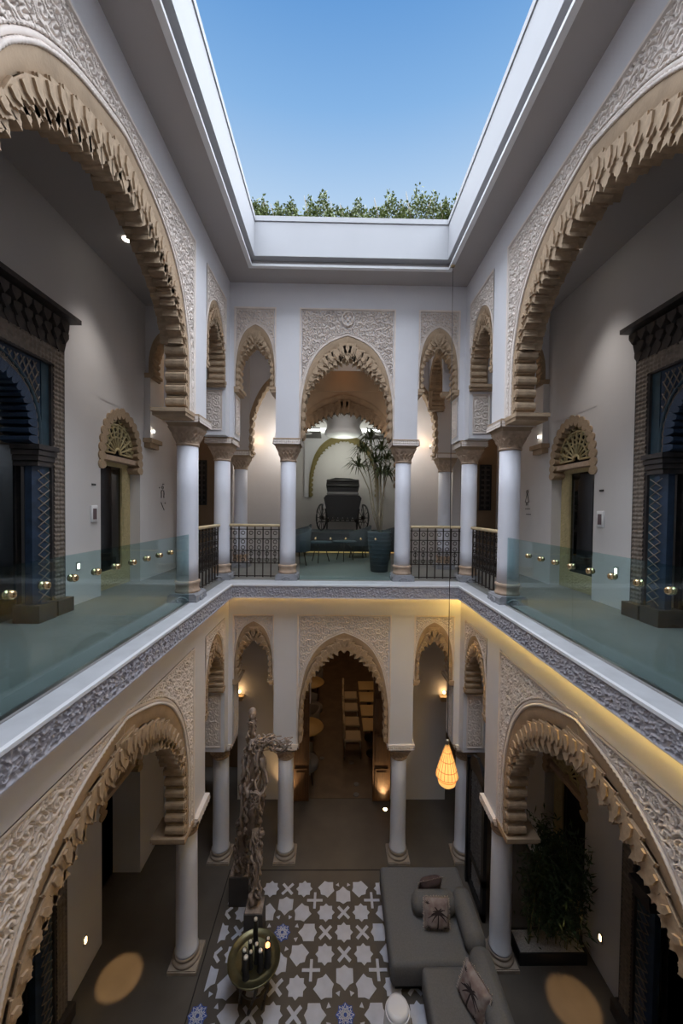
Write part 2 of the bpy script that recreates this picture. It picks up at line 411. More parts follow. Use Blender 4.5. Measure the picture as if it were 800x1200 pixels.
def arch(label, loc, rz, pw, w_, zs, za, zt, gap, side, pitch, cell, res, band='tan', rope=.014, carved=True, group=None, tk=.28, corbel=True, medallion=False, plain='wall', near=0, name='muqarnas_arch'):
    a = thing(name, label, 'arch', loc, rz, group)
    obj('spandrel_wall', core_mesh(pw, w_+.004, zs, za+.004, zt, .03, tk-.002), plain, a)
    n = 320; x, z, L = arch_xz(w_, zs, za, n); tx, tz, nx_, nz_ = arch_normals(x, z)
    hf = np.clip((z-zs)/(za-zs), 0, 1); g = side+(gap-side)*smooth(.35, 1., hf)
    # cove: from the face edge of the arch down to where the teeth begin
    rows = [(0., .012), (.06, .012), (.42, .035), (.46, .05), (.46, tk-.05), (0.42, tk-.03), (0, tk)]
    V = []; 
    for f, y in rows:
        V += list(zip(x+nx_*g*f, np.full(n, y), z+nz_*g*f))
    R = len(rows); idx = np.arange(R*n).reshape(R, n)
    Q = np.stack([idx[:-1, :-1], idx[1:, :-1], idx[1:, 1:], idx[:-1, 1:]], -1).reshape(-1, 4)
    obj('arch_band', mesh_np('arch_band', V, Q, False), band, a)
    tm = tooth(band); N = max(9, int(round(L/pitch)))
    N += 1-N % 2
    s = np.linspace(0, L, n)
    for i in range(N):
        q = (i+.5)/N*L; f = lambda arr: float(np.interp(q, s, arr))
        X, Z, G, NX, NZ, H = f(x), f(z), f(g), f(nx_), f(nz_), f(hf)
        k = .55*float(smooth(.55, .95, np.array(H)))          # the crown's teeth hang towards the plumb line
        nx2, nz2 = NX*(1-k), NZ*(1-k)-k; l = math.hypot(nx2, nz2); nx2 /= l; nz2 /= l
        st = L/N*1.0
        base = (X+NX*G*.40, 0, Z+NZ*G*.40)
        R3 = Matrix(((nz2, 0, nx2), (0, 1, 0), (-nx2, 0, nz2)))
        o = bpy.data.objects.new('muqarnas_tooth' if H > .42 else 'muqarnas_roll', tm[0] if H > .42 else tm[1]); COL.objects.link(o); o.parent = a
        o.location = base; o.rotation_euler = R3.to_euler(); o.scale = (st*(1.3 if i == N//2 else 1.0), tk, G*.62)
    ax, az, ag = x[n//2], z[n//2], g[n//2]; st = L/N
    obj('arch_keystone', B().prism([(-.95*st, az-ag*.30), (.95*st, az-ag*.30), (.80*st, az-ag*.62), (.36*st, az-ag*.70), (.30*st, az-ag*.90), (0, az-ag*1.08), (-.30*st, az-ag*.90), (-.36*st, az-ag*.70), (-.80*st, az-ag*.62)], .012, tk*.95), band, a)
    if carved:
        rm = rope
        obj('rope_moulding', sweep(x, z, nx_, nz_, rm*1.0, .008, rm, .35, rm*2.6), 'stucco', a)
        obj('flat_moulding', sweep(x, z, nx_, nz_, rm*3.4, .016, rm*1.35, .0, 1, .6), 'stucco', a)
        obj('bead_moulding', sweep(x, z, nx_, nz_, rm*5.6, .010, rm*.8, .5, rm*3.2), 'stucco', a)
        mo = rm*4.6
        def mask(X, Z):
            zz = np.clip((Z-zs)/(za+mo-zs), 0, 1)
            order = np.argsort(z[:n//2+1]); hw = np.interp(Z, zs+(z[:n//2+1]-zs)*(za+mo-zs)/(za-zs), x[:n//2+1]*(w_+mo)/w_)
            return (np.abs(X) > hw) | (Z > za+mo)
        def fn(X, Z):
            h = arabesque(X+.37*cell, Z, cell)
            ed = np.minimum(np.minimum(pw-np.abs(X), zt-Z), 9)
            h = np.where(ed < .028, 1.15, np.where(ed < .04, 0., h))
            if medallion:
                d = np.hypot((X-.0), (Z-(zt-.17))/1.15); h = np.where(d < .105, np.where(d < .085, .25+.9*(np.cos(X*90)*np.cos((Z)*70) > .1), 1.6), np.where(d < .12, 0, h))
            return h
        Vp, Qp = relief(-pw, pw, zs, zt, res, fn, .050, .048, mask)
        obj('carved_spandrel', mesh_np('carved_spandrel', Vp, Qp), 'stucco', a)
    if corbel:
        for sgn in (-1, 1):
            if sgn == near: continue
            b = B(); xi = sgn*(w_-side*1.15); xo = sgn*pw
            lo, hi = min(xi, xo), max(xi, xo)
            ck = max(tk, T if carved else 0)
            b.box(lo, hi, -.012, ck+.01, zs-.045, zs); b.box(min(xi*1.0+sgn*.03, xo), max(xi+sgn*.03, xo), -.004, ck, zs-.085, zs-.045)
            obj('corbel', b, band if not carved else 'tan', a)
    return a

bays = [  # name of the place, location, rz, half panel, half arch, gap at crown, gap at side, pitch, cell
    ('back wall left side bay', (-1.345, YB, 0), 0, .340, .318, 'small'),
    ('back wall middle bay', (.1535, YB, 0), 0, .7815, .755, 'mid'),
    ('back wall right side bay', (1.651, YB, 0), 0, .339, .318, 'small'),
    ('left court wall narrow bay', (XL, 5.525, 0), PI/2, .445, .42, 'small'),
    ('right court wall narrow bay', (XR, 5.525, 0), -PI/2, .445, .42, 'small'),
    ('left court wall wide bay', (XL, 3.18, 0), PI/2, 1.505, 1.35, 'big'),
    ('right court wall wide bay', (XR, 3.18, 0), -PI/2, 1.505, 1.35, 'big'),
]
DESC = {'small': 'small', 'mid': 'broad', 'big': 'largest'}
for up in (1, 0):
    for place, loc, rz, pw, w_, kind in bays:
        fl = 'upper gallery' if up else 'ground floor'
        lab = '%s tan muqarnas arch with carved stucco spandrel, %s, %s' % (DESC[kind], fl, place)
        zt = 9.25 if up else 4.25
        if kind == 'small':
            arch(lab, loc, rz, pw, w_, 7.97 if up else 3.16, 8.98 if up else 4.13, zt, .30, .075, .105, .105, .006, rope=.0075)
        elif kind == 'mid':
            arch(lab, loc, rz, pw, w_, 7.145 if up else 2.09, 8.82 if up else 3.945, zt, .37 if up else .30, .075, .15, .12, .0072, rope=.009, corbel=False, medallion=bool(up))
        else:
            arch(lab, loc, rz, pw, w_, 7.145 if up else 2.09, 9.03 if up else 4.185, zt, .40, .15, .155, .115, .0065, rope=.014, corbel=True, near=-1 if rz > 0 else 1)

# ------------------------------------------------------------------ court walls (piers and headers)
def court_wall(name, label, loc, rz, piers, span):
    b = B()
    for zt, zc, ztop in ((9.25, 7.145, ZS), (4.25, 2.08, 4.60)):
        b.box(span[0], span[1], 0, T, zt, ztop)
        for x0, x1 in piers: b.box(x0, x1, 0, T, zc, zt)
    return struct(name, b, 'wall', label, 'wall', None, loc, rz)
court_wall('wall_back', 'white arcade wall at the back of the court, piers and header', (0, YB, 0), 0, [(-1.005, -.628), (.935, 1.312)], (-1.685, 1.99))
wl = court_wall('wall_left', 'white arcade wall on the left of the court, piers and header', (XL, 0, 0), PI/2, [(4.685, 5.08), (5.97, 6.555)], (-1.3, 6.555))
wr = court_wall('wall_right', 'white arcade wall on the right of the court, piers and header', (XR, 0, 0), -PI/2, [(-5.08, -4.685), (-6.555, -5.97)], (-6.555, 1.3))
for par, sg in ((wl, 1), (wr, -1)):            # the corner return, the near blind wall and the carved reveal panels
    b = B()
    for z0, z1 in ((7.145, ZS), (2.08, 4.60)):
        b.box(min(sg*6.175, sg*6.555), max(sg*6.175, sg*6.555), -.07 if sg > 0 else -.095, 0, z0, z1)
    b.box(min(sg*-1.3, sg*1.675), max(sg*-1.3, sg*1.675), 0, T, 0, 4.6); b.box(min(sg*-1.3, sg*1.675), max(sg*-1.3, sg*1.675), 0, T, 4.8, ZS)
    obj('corner_return', b, 'wall', par)
    for z0, z1 in ((7.22, 7.84), (2.16, 3.04)):
        V, Q = relief(.05, T-.05, z0, z1, .007, lambda X, Z: np.where((np.minimum(np.minimum(X-.05, T-.05-X), np.minimum(Z-z0, z1-Z)) < .03), np.where(np.minimum(np.minimum(X-.05, T-.05-X), np.minimum(Z-z0, z1-Z)) < .018, 1., 0.), arabesque(X, Z, .12)), .016)
        me = mesh_np('carved_panel', V, Q)
        # faces the court's near end: local x -> depth of the wall
        o = obj('carved_panel', me, 'stucco', par, loc=(sg*5.968, 0, 0), rot=(0, 0, sg*PI/2 if sg > 0 else -PI/2))
        if sg > 0: o.rotation_euler = (0, 0, PI/2); o.scale = (1, 1, 1); o.matrix_local = Matrix(((0, 1, 0, 5.968), (1, 0, 0, 0), (0, 0, 1, 0), (0, 0, 0, 1)))
        else: o.matrix_local = Matrix(((0, -1, 0, -5.968), (1, 0, 0, 0), (0, 0, 1, 0), (0, 0, 0, 1)))
        o2 = obj('carved_panel', me, 'stucco', par)     # narrow one that faces across the back bay
        o2.matrix_local = Matrix(((sg, 0, 0, sg*6.175), (0, sg, 0, -.072 if sg > 0 else -.097), (0, 0, 1, 0), (0, 0, 0, 1))) if sg > 0 else Matrix(((-1, 0, 0, -6.175), (0, 1, 0, -.097), (0, 0, 1, 0), (0, 0, 0, 1)))

# ------------------------------------------------------------------ columns
def capital_mesh(r0, a1, h, n=112, rows=22):
    V = []
    for i in range(rows+1):
        t = i/rows; a = r0+(a1-r0)*(t**1.6); ex = 2+7*t
        for k in range(n):
            th = 2*PI*k/n; c, s_ = math.cos(th), math.sin(th)
            R = a/((abs(c)**ex+abs(s_)**ex)**(1/ex))
            leafy = -.020 if abs(math.sin(8*th+t*7))*abs(math.sin(8*th-t*7)) > .30 else .004+.004*math.cos(16*th)
            R += leafy*math.sin(min(1, t*1.15)*PI)
            V.append((R*c, R*s_, t*h))
    idx = np.arange((rows+1)*n).reshape(rows+1, n)
    Q = np.stack([idx[:-1], np.roll(idx[:-1], -1, 1), np.roll(idx[1:], -1, 1), idx[1:]], -1).reshape(-1, 4)
    return mesh_np('capital_bell', V, Q)
def abacus_b(a0, a1, z0, z1):
    b = B()
    for (u0, u1, w0, w1) in ((a0*.93, a0, z0, z0+(z1-z0)*.22), (a0, a1, z0+(z1-z0)*.22, z1-(z1-z0)*.3), (a1, a1, z1-(z1-z0)*.3, z1)):
        V = [(sx_*u0, sy_*u0, w0) for sx_, sy_ in ((1, 1), (-1, 1), (-1, -1), (1, -1))]+[(sx_*u1, sy_*u1, w1) for sx_, sy_ in ((1, 1), (-1, 1), (-1, -1), (1, -1))]
        b.add(V, [(0, 1, 2, 3), (7, 6, 5, 4)]+[(i, i+4, (i+1) % 4+4, (i+1) % 4) for i in range(4)])
    return b
def abacus_relief(b_parent, a, z0, z1):
    V, Q = relief(-a, a, z0, z1, .006, lambda X, Z: interlace(X, Z, .07), .008)
    me = mesh_np('abacus_carving', V, Q); me.materials.append(M['stucco']); return me
uc = thing('column', 'x', 'column'); lc = thing('column', 'x', 'column')
b = B().box(-.185, .185, -.185, .185, 4.80, 4.835); b.prism([(-.18, 4.835), (-.18, 4.885), (-.15, 4.91), (.15, 4.91), (.18, 4.885), (.18, 4.835)], -.18, .18)
ob_ = obj('base_block', b, 'grey', uc, label='grey stone base block')
for ry in range(4):
    b = B().lathe([(.075, 0), (.075, .012), (.055, .018), (.05, .010), (.03, .016), (.0, .016)], 20)
    obj('rosette', b, 'grey', ob_, loc=(.182*math.sin(ry*PI/2), -.182*math.cos(ry*PI/2), 4.835), rot=(PI/2, 0, ry*PI/2), sc=(1, .55, 1))
obj('base_ring', B().lathe([(.15, 4.91), (.158, 4.925), (.150, 4.945), (.142, 4.96), (.146, 4.98), (.146, 5.015), (.156, 5.025), (.158, 5.045), (.150, 5.058), (.131, 5.06)], 28), 'stone', uc, label='tan carved base ring')
obj('shaft', B().lathe([(.133, 5.05), (.133, 5.3), (.130, 6.2), (.128, 6.80)], 32), 'shaft', uc)
o = obj('capital_bell', capital_mesh(.130, .195, .20), 'stone', uc, loc=(0, 0, 6.80))
obj('necking', B().lathe([(.131, 6.775), (.142, 6.785), (.142, 6.80), (.131, 6.81)], 28), 'stone', uc)
ab = obj('abacus', abacus_b(.185, .222, 7.0, 7.145), 'tan', uc)
am = abacus_relief(ab, .215, 7.045, 7.125)
for ry in range(4): obj('abacus_carving', am, None, ab, loc=(.2245*math.sin(ry*PI/2), -.2245*math.cos(ry*PI/2), 0), rot=(0, 0, ry*PI/2))
obj('plinth', B().box(-.185, .185, -.185, .185, 0, .045).box(-.175, .175, -.175, .175, .045, .058), 'base', lc, label='brown stone plinth')
obj('torus_base', B().lathe([(.165, .055), (.178, .07), (.178, .09), (.166, .105), (.152, .115), (.150, .125), (.158, .14), (.160, .158), (.150, .172), (.135, .18)], 32), 'base', lc, label='stepped round base of brown stone')
obj('shaft', B().lathe([(.150, .172), (.137, .19), (.135, .5), (.132, 1.3), (.129, 1.79)], 32), 'shaft', lc)
obj('capital_bell', capital_mesh(.131, .185, .165), 'stone', lc, loc=(0, 0, 1.78))
obj('necking', B().lathe([(.131, 1.755), (.142, 1.765), (.142, 1.78), (.131, 1.79)], 28), 'stone', lc)
ab = obj('abacus', abacus_b(.18, .222, 1.945, 2.08), 'stucco', lc)
am = abacus_relief(ab, .21, 1.99, 2.06)
for ry in range(4): obj('abacus_carving', am, None, ab, loc=(.2245*math.sin(ry*PI/2), -.2245*math.cos(ry*PI/2), 0), rot=(0, 0, ry*PI/2))
COLS = [(-1.92, 4.885, 'nearest on the left side of the court'), (-1.925, 6.37, 'in the back left corner of the court'), (-.8165, 6.37, 'left of the middle arch of the back wall'),
        (1.1235, 6.37, 'right of the middle arch of the back wall'), (2.25, 6.37, 'in the back right corner of the court'), (2.255, 4.885, 'nearest on the right side of the court')]
FARC = [(-1.956, 7.72, 'behind the back left railing'), (2.229, 7.72, 'behind the back right railing')]
first = True
for x, y, d in COLS+FARC:
    lab = 'white round column of the upper gallery, '+d
    if first: uc.location = (x, y, 0); uc['label'] = lab
    else: dup(uc, (x, y, 0), None, lab)
    first = False
first = True
for x, y, d in COLS:
    lab = 'white round column on the ground floor, '+d
    if first: lc.location = (x, y, 0); lc['label'] = lab
    else: dup(lc, (x, y, 0), None, lab)
    first = False

# ------------------------------------------------------------------ ground floor and tile carpet
fl = struct('floor', B().box(-4.2, 4.6, -1.4, 7.64, -.2, 0).box(-4.2, 4.6, 7.64, 17, -.2, -.002), 'floor', 'dark polished concrete floor of the ground floor', 'floor')
gr = B()
for x0, x1, y0, y1 in ((-1.70, -1.685, 1.6, 6.12), (2.0, 2.015, 1.6, 6.12), (-1.70, 2.015, 6.105, 6.12)): gr.box(x0, x1, y0, y1, -.01, .003)
obj('floor_joint', gr, 'dark', fl)
D = .872; RX, RY = -.70, 5.193
TX0, TX1, TY0, TY1 = -1.575, 1.72, 2.3, 5.945
def star(R, k=8, r2=.765):
    return [((R if i % 2 == 0 else R*r2)*math.cos(PI*i/k), (R if i % 2 == 0 else R*r2)*math.sin(PI*i/k)) for i in range(2*k)]
def cross(L_, h_):
    return [(h_, h_), (h_, L_), (-h_, L_), (-h_, h_), (-L_, h_), (-L_, -h_), (-h_, -h_), (-h_, -L_), (h_, -L_), (h_, -h_), (L_, -h_), (L_, h_)]
def petal(): return [(.225, 0), (.285, -.060), (.305, -.108), (.452, -.108), (.455, -.055), (.490, 0), (.455, .055), (.452, .108), (.305, .108), (.285, .060)]
def rotp(p, a): c, s_ = math.cos(a), math.sin(a); return [(x*c-y*s_, x*s_+y*c) for x, y in p]
def clip(poly):
    for ax, lim, sg in ((0, TX0, 1), (0, TX1, -1), (1, TY0, 1), (1, TY1, -1)):
        out = []
        for i in range(len(poly)):
            a, b_ = poly[i-1], poly[i]; ia, ib = sg*(a[ax]-lim) >= 0, sg*(b_[ax]-lim) >= 0
            if ia != ib:
                t = (lim-a[ax])/(b_[ax]-a[ax]); out.append((a[0]+t*(b_[0]-a[0]), a[1]+t*(b_[1]-a[1])))
            if ib: out.append(b_)
        poly = out
        if len(poly) < 3: return []
    return poly
def area(p): return abs(sum(p[i-1][0]*p[i][1]-p[i][0]*p[i-1][1] for i in range(len(p))))/2
cache = {}
def tile(poly, x, y, name='floor_tile', m='tile', key=None):
    q = [(a+x, b_+y) for a, b_ in poly]; c = clip(q)
    if not c or area(c) < .0008: return
    if abs(area(c)-area(q)) < 1e-7 and key:
        if key not in cache: me = fixn(B().prism(poly, -.004, .004, 'z').mesh(name)); me.materials.append(M[m]); cache[key] = me
        obj(name, cache[key], None, fl, loc=(x, y, 0))
    else: obj(name, B().prism([(a-x, b_-y) for a, b_ in c], -.004, .004, 'z'), m, fl, loc=(x, y, 0))
for i in range(-2, 5):
    for j in range(-4, 3):
        cx, cy_ = RX+i*D, RY+j*D
        if not (TX0-.6 < cx < TX1+.6 and TY0-.6 < cy_ < TY1+.6): continue
        if (i+j) % 2:
            tile(star(.128), cx, cy_, key='star')
            for k in range(4):
                a = k*PI/2
                tile(rotp(cross(.112, .020), PI/4), cx+.262*math.cos(a), cy_+.262*math.sin(a), key='x')
                a += PI/4; tile(star(.128), cx+.370*math.cos(a), cy_+.370*math.sin(a), key='star')
        else:
            for k in range(8):
                tile(rotp(petal(), k*PI/4), cx, cy_, key='petal%d' % k)
                a = (k+.5)*PI/4
                tile(rotp([(.185, 0), (.232, -.030), (.232, .030)], a), cx, cy_, key='tri%d' % k)
            if TX0 < cx < TX1 and TY0 < cy_ < TY1:
                o = obj('rosette_tile', B().prism(star(.118, 8, .80), -.004, .0045, 'z'), 'blue', fl, loc=(cx, cy_, 0), label='blue rosette tile with white star lines')
                bl = B()
                for rr, off in ((.105, 0), (.085, PI/8), (.06, 0)):
                    for k in range(8):
                        for st_ in (3,):
                            a, b2 = off+k*PI/4, off+(k+st_)*PI/4
                            p0, p1 = Vector((rr*math.cos(a), rr*math.sin(a), .006)), Vector((rr*math.cos(b2), rr*math.sin(b2), .006))
                            dn = (p1-p0).normalized(); nn = Vector((-dn.y, dn.x, 0))*.0028
                            bl.add([p0+nn, p0-nn, p1-nn, p1+nn], [(0, 1, 2, 3)])
                obj('star_lines', bl, 'ceramic', o)
        for (a, b_) in ((.5, .5),):
            tile(cross(.118, .0185), cx+a*D, cy_+b_*D, key='plus')

# ------------------------------------------------------------------ upper slab, lip, carved fascia, strips
LX0, LX1, LY1 = -1.62, 1.945, 5.85
b = B().box(-3.6, XL, -1.4, 8.3, 4.58, ZU).box(XR, 4.0, -1.4, 8.3, 4.58, ZU).box(XL, XR, YB, 12, 4.58, ZU).box(-3.6, XL, 8.3, 12, 4.58, ZU).box(XR, 4, 8.3, 12, 4.58, ZU).box(XL, XR, -1.4, .2, 4.58, ZU)
up = struct('floor_upper', b, 'upfloor', 'grey concrete floor of the upper gallery', 'floor')
lip = B()
for x0, x1, y0, y1 in ((XL-.06, LX0, .2, YB+.06), (LX1, XR+.06, .2, YB+.06), (LX0, LX1, LY1, YB+.06)): lip.box(x0, x1, y0, y1, 4.615, 4.806)
struct('trim_1', lip, 'marble', 'pale marble ledge around the open court at gallery level', 'ledge')
edge = B()
edge.box(LX0-.012, LX0+.02, .2, LY1, 4.788, 4.812).box(LX1-.02, LX1+.012, .2, LY1, 4.788, 4.812).box(LX0-.012, LX1+.012, LY1-.02, LY1+.012, 4.788, 4.812)
struct('trim_2', edge, 'white', 'thin white edge line along the marble ledge', 'edge')
def fascia_side(nm, lab, L0, L1, mtx, res):
    V, Q = relief(L0, L1, 4.60, 4.79, res, lambda X, Z: np.where(np.minimum(Z-4.60, 4.79-Z) < .012, 1., scroll_lines(X, Z, .115)), .013)
    o = obj(nm, mesh_np('fascia', V, Q), 'fascia'); o.matrix_world = mtx; tag(o, lab, 'frieze', kind='structure')
fascia_side('trim_3', 'grey interlaced carved fascia along the left ledge', .2, LY1, Matrix(((0, -1, 0, LX0+.002), (1, 0, 0, 0), (0, 0, 1, 0), (0, 0, 0, 1))), .0055)
fascia_side('trim_4', 'grey interlaced carved fascia along the back ledge', LX0, LX1, Matrix(((1, 0, 0, 0), (0, 1, 0, LY1-.002), (0, 0, 1, 0), (0, 0, 0, 1))), .007)
fascia_side('trim_5', 'grey interlaced carved fascia along the right ledge', -LY1, -.2, Matrix(((0, 1, 0, LX1-.002), (-1, 0, 0, 0), (0, 0, 1, 0), (0, 0, 0, 1))), .0055)
t_ = obj('light_strip', B().box(XR-.035, XR-.012, .3, 6.10, 4.598, 4.612), 'stripr'); tag(t_, 'bright warm light strip under the right ledge', 'light')
t_ = obj('light_strip', B().box(XL+.012, XL+.035, .3, 6.10, 4.598, 4.612), 'stripdim'); tag(t_, 'dim warm light strip under the left ledge', 'light')
t_ = obj('light_strip', B().box(XL+.05, XR-.05, YB-.035, YB-.012, 4.598, 4.612), 'strip'); tag(t_, 'bright warm light strip under the back ledge', 'light')

# ------------------------------------------------------------------ roof, soffit and skylight opening
OX0, OX1, OY0, OY1 = -1.30, 1.65, .55, 5.71
def ring(b, x0, x1, y0, y1, X0, X1, Y0, Y1, z0, z1):
    b.box(x0, X0, y0, y1, z0, z1); b.box(X1, x1, y0, y1, z0, z1); b.box(X0, X1, y0, Y0, z0, z1); b.box(X0, X1, Y1, y1, z0, z1); return b
struct('ceiling', ring(B(), -2.2, 2.55, -1.4, 6.7, OX0-.05, OX1+.05, OY0-.05, OY1+.05, ZS, ZS+.08), 'ceil', 'grey soffit around the open roof of the court', 'ceiling')
struct('roof', ring(B(), -3.7, 4.1, -1.6, 12, OX0-.06, OX1+.06, OY0-.06, OY1+.06, ZS+.08, ZS+.4), 'dark', 'flat roof slab over the galleries', 'roof')
struct('trim_6', ring(B(), OX0-.06, OX1+.06, OY0-.06, OY1+.06, OX0, OX1, OY0, OY1, ZS-.025, ZS+.012), 'white', 'white frame line around the roof opening', 'frame')
PX0, PX1, PY0, PY1 = -1.25, 1.62, .6, 5.65
wp = struct('wall_parapet', ring(B(), PX0-.25, PX1+.25, PY0-.25, PY1+.25, PX0, PX1, PY0, PY1, 9.725, 10.22), 'parapet', 'white parapet wall around the roof opening', 'parapet')
obj('coping', ring(B(), PX0-.28, PX1+.28, PY0-.28, PY1+.28, PX0+.012, PX1-.012, PY0+.012, PY1-.012, 10.228, 10.30), 'parapet', wp)
obj('parapet_joint', ring(B(), PX0-.2, PX1+.2, PY0-.2, PY1+.2, PX0-.012, PX1+.012, PY0-.012, PY1+.012, 10.21, 10.24), 'dark', wp)
def leaves(n, fn, L_, W_, seed, droop=0.):
    r = np.random.default_rng(seed); V = np.zeros((n, 4, 3))
    P = fn(r, n); d = r.normal(size=(n, 3)); d[:, 2] += .35; d /= np.linalg.norm(d, axis=1)[:, None]; d[:, 2] -= droop; d /= np.linalg.norm(d, axis=1)[:, None]
    s_ = np.cross(d, r.normal(size=(n, 3))); s_ /= np.linalg.norm(s_, axis=1)[:, None]; l = L_*r.uniform(.6, 1.25, (n, 1))
    V[:, 0] = P; V[:, 1] = P+d*l*.45+s_*W_; V[:, 2] = P+d*l; V[:, 3] = P+d*l*.45-s_*W_
    return V.reshape(-1, 3), np.arange(4*n).reshape(n, 4)
def shrub(label, cx, cy_, rx, ry, h, n, seed, z0=10.28, L_=.055):
    t = thing('roof_shrub', label, 'shrub', (cx, cy_, z0), 0, 'shrubs along the parapet')
    def f(r, n):
        a = r.normal(size=(n, 3)); a /= np.linalg.norm(a, axis=1)[:, None]; a *= r.uniform(.35, 1, (n, 1))**.5
        a[:, 2] = np.abs(a[:, 2]); bumps = 1+.22*np.sin(a[:, 0]*9+seed)+.12*np.sin(a[:, 1]*7+a[:, 0]*17)
        return np.stack([a[:, 0]*rx, a[:, 1]*ry, a[:, 2]*h*bumps], 1)
    V, Q = leaves(n, f, L_, L_*.3, seed)
    o = obj('foliage', mesh_np('foliage', V, Q, False), 'hedge', t); o['kind'] = 'stuff'
    bs = B()
    for k in range(7): bs.tube([(rx*.5*math.sin(k*2.1), ry*.4*math.cos(k*1.3), -.1), (rx*.6*math.sin(k*2.1+.2), ry*.5*math.cos(k*1.7), h*.4), (rx*.75*math.sin(k*2.1+.4), ry*.5*math.cos(k*1.7), h*.9)], [.009, .006, .003], 5)
    obj('stems', bs, 'trunk', t)
struct('trim_7', B().box(-1.6, 2.0, 5.93, 6.6, 10.10, 10.46), 'dark', 'planter bed behind the back parapet', 'planter')
for k, (x, h, rx) in enumerate(((-1.28, .30, .22), (-.85, .26, .34), (-.30, .40, .36), (.30, .28, .40), (.85, .40, .40), (1.36, .52, .40), (1.80, .36, .25))):
    shrub('green leafy roof shrub behind the back parapet, %s from the left end' % ('first', 'second', 'third', 'fourth', 'fifth', 'sixth', 'seventh')[k], x, 6.22, rx, .22, h+.16, 1500, 30+k, 10.48)
for k, (x, y, h) in enumerate(((-1.42, 2.95, .16), (-1.42, 3.35, .26), (-1.42, 5.0, .18))):
    shrub('small green sprig over the left parapet, %s from the back' % ('third', 'second', 'first')[k], x, y, .11, .12, h, 60, 60+k, 10.28, .07)
for k, (x, y, h) in enumerate(((1.78, 2.9, .16), (1.78, 3.25, .15), (1.78, 4.0, .16), (1.80, 4.9, .16), (1.80, 5.15, .18))):
    shrub('small dark sprig over the right parapet, %s from the back' % ('fifth', 'fourth', 'third', 'second', 'first')[k], x, y, .09, .10, h, 45, 70+k, 10.28, .07)

# ------------------------------------------------------------------ hall walls, ceilings
def hall_wall(name, label, X, sg):
    """sg = -1: left hall wall (solid to the left), +1: right"""
    x0, x1 = (X-.45, X) if sg < 0 else (X, X+.45)
    b = B()
    for z0, ztop, pz, dz in ((ZU, HC, 8.02, 7.42), (0, 4.58, 3.30, 2.62)):
        b.box(x0, x1, -1.4, 2.22, z0, ztop); b.box(x0, x1, 4.28, 5.07, z0, ztop); b.box(x0, x1, 6.08, 8.3, z0, ztop)
        b.box(x0, x1, 2.22, 4.28, pz, ztop); b.box(x0, x1, 5.07, 6.08, dz, ztop)
        # behind the openings
        e0, e1 = (X-1.6, X-1.5) if sg < 0 else (X+1.5, X+1.6)
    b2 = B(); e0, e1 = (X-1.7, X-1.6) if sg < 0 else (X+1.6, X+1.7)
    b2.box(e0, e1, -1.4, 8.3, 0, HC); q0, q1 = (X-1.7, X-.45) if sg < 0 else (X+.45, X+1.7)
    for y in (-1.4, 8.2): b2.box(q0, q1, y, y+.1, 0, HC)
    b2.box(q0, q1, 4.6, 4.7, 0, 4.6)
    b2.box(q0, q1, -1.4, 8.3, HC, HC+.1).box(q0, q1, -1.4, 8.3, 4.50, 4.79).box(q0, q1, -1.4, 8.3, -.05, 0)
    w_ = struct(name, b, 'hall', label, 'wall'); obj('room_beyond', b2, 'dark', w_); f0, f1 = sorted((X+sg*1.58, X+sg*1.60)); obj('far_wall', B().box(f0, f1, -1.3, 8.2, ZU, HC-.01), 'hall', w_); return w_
whl = hall_wall('wall_left_hall', 'plain grey plaster wall behind the left galleries', HL, -1)
whr = hall_wall('wall_right_hall', 'plain grey plaster wall behind the right galleries', HR, 1)
struct('ceiling_left_hall', B().box(-3.6, -2.135, -1.4, 8.3, HC, HC+.3), 'ceil', 'plain ceiling of the upper left gallery', 'ceiling')
struct('ceiling_right_hall', B().box(2.465, 3.95, -1.4, 8.3, HC, HC+.3), 'ceil', 'plain ceiling of the upper right gallery', 'ceiling')
struct('ceiling_back_hall', B().box(-2.135, 2.465, 6.555, 9.3, HC, HC+.3), 'ceil', 'plain ceiling of the upper back gallery', 'ceiling')
struct('wall_front', B().box(-3.6, 4.0, -1.6, -1.4, 0, 10.0), 'hall', 'plain wall behind the viewpoint', 'wall')
# upper back: wall with the wide arch, corner end walls
bw = B().box(-3.6, -2.05, 8.20, 8.40, ZU, HC).box(2.32, 4.0, 8.20, 8.40, ZU, HC)
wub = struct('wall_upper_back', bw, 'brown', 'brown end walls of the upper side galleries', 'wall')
arch('widest plain arch across the upper back gallery, dark scalloped edge', (.137, 7.60, 0), 0, 2.15, 1.93, 7.145, 9.15, HC, .10, .09, .17, .2, .02, 'tan', carved=False, tk=.26, corbel=True)
obj('arch_pier', B().box(-2.16, -1.76, 7.60, 7.86, 7.145, HC).box(2.03, 2.43, 7.60, 7.86, 7.145, HC), 'hall', wub)
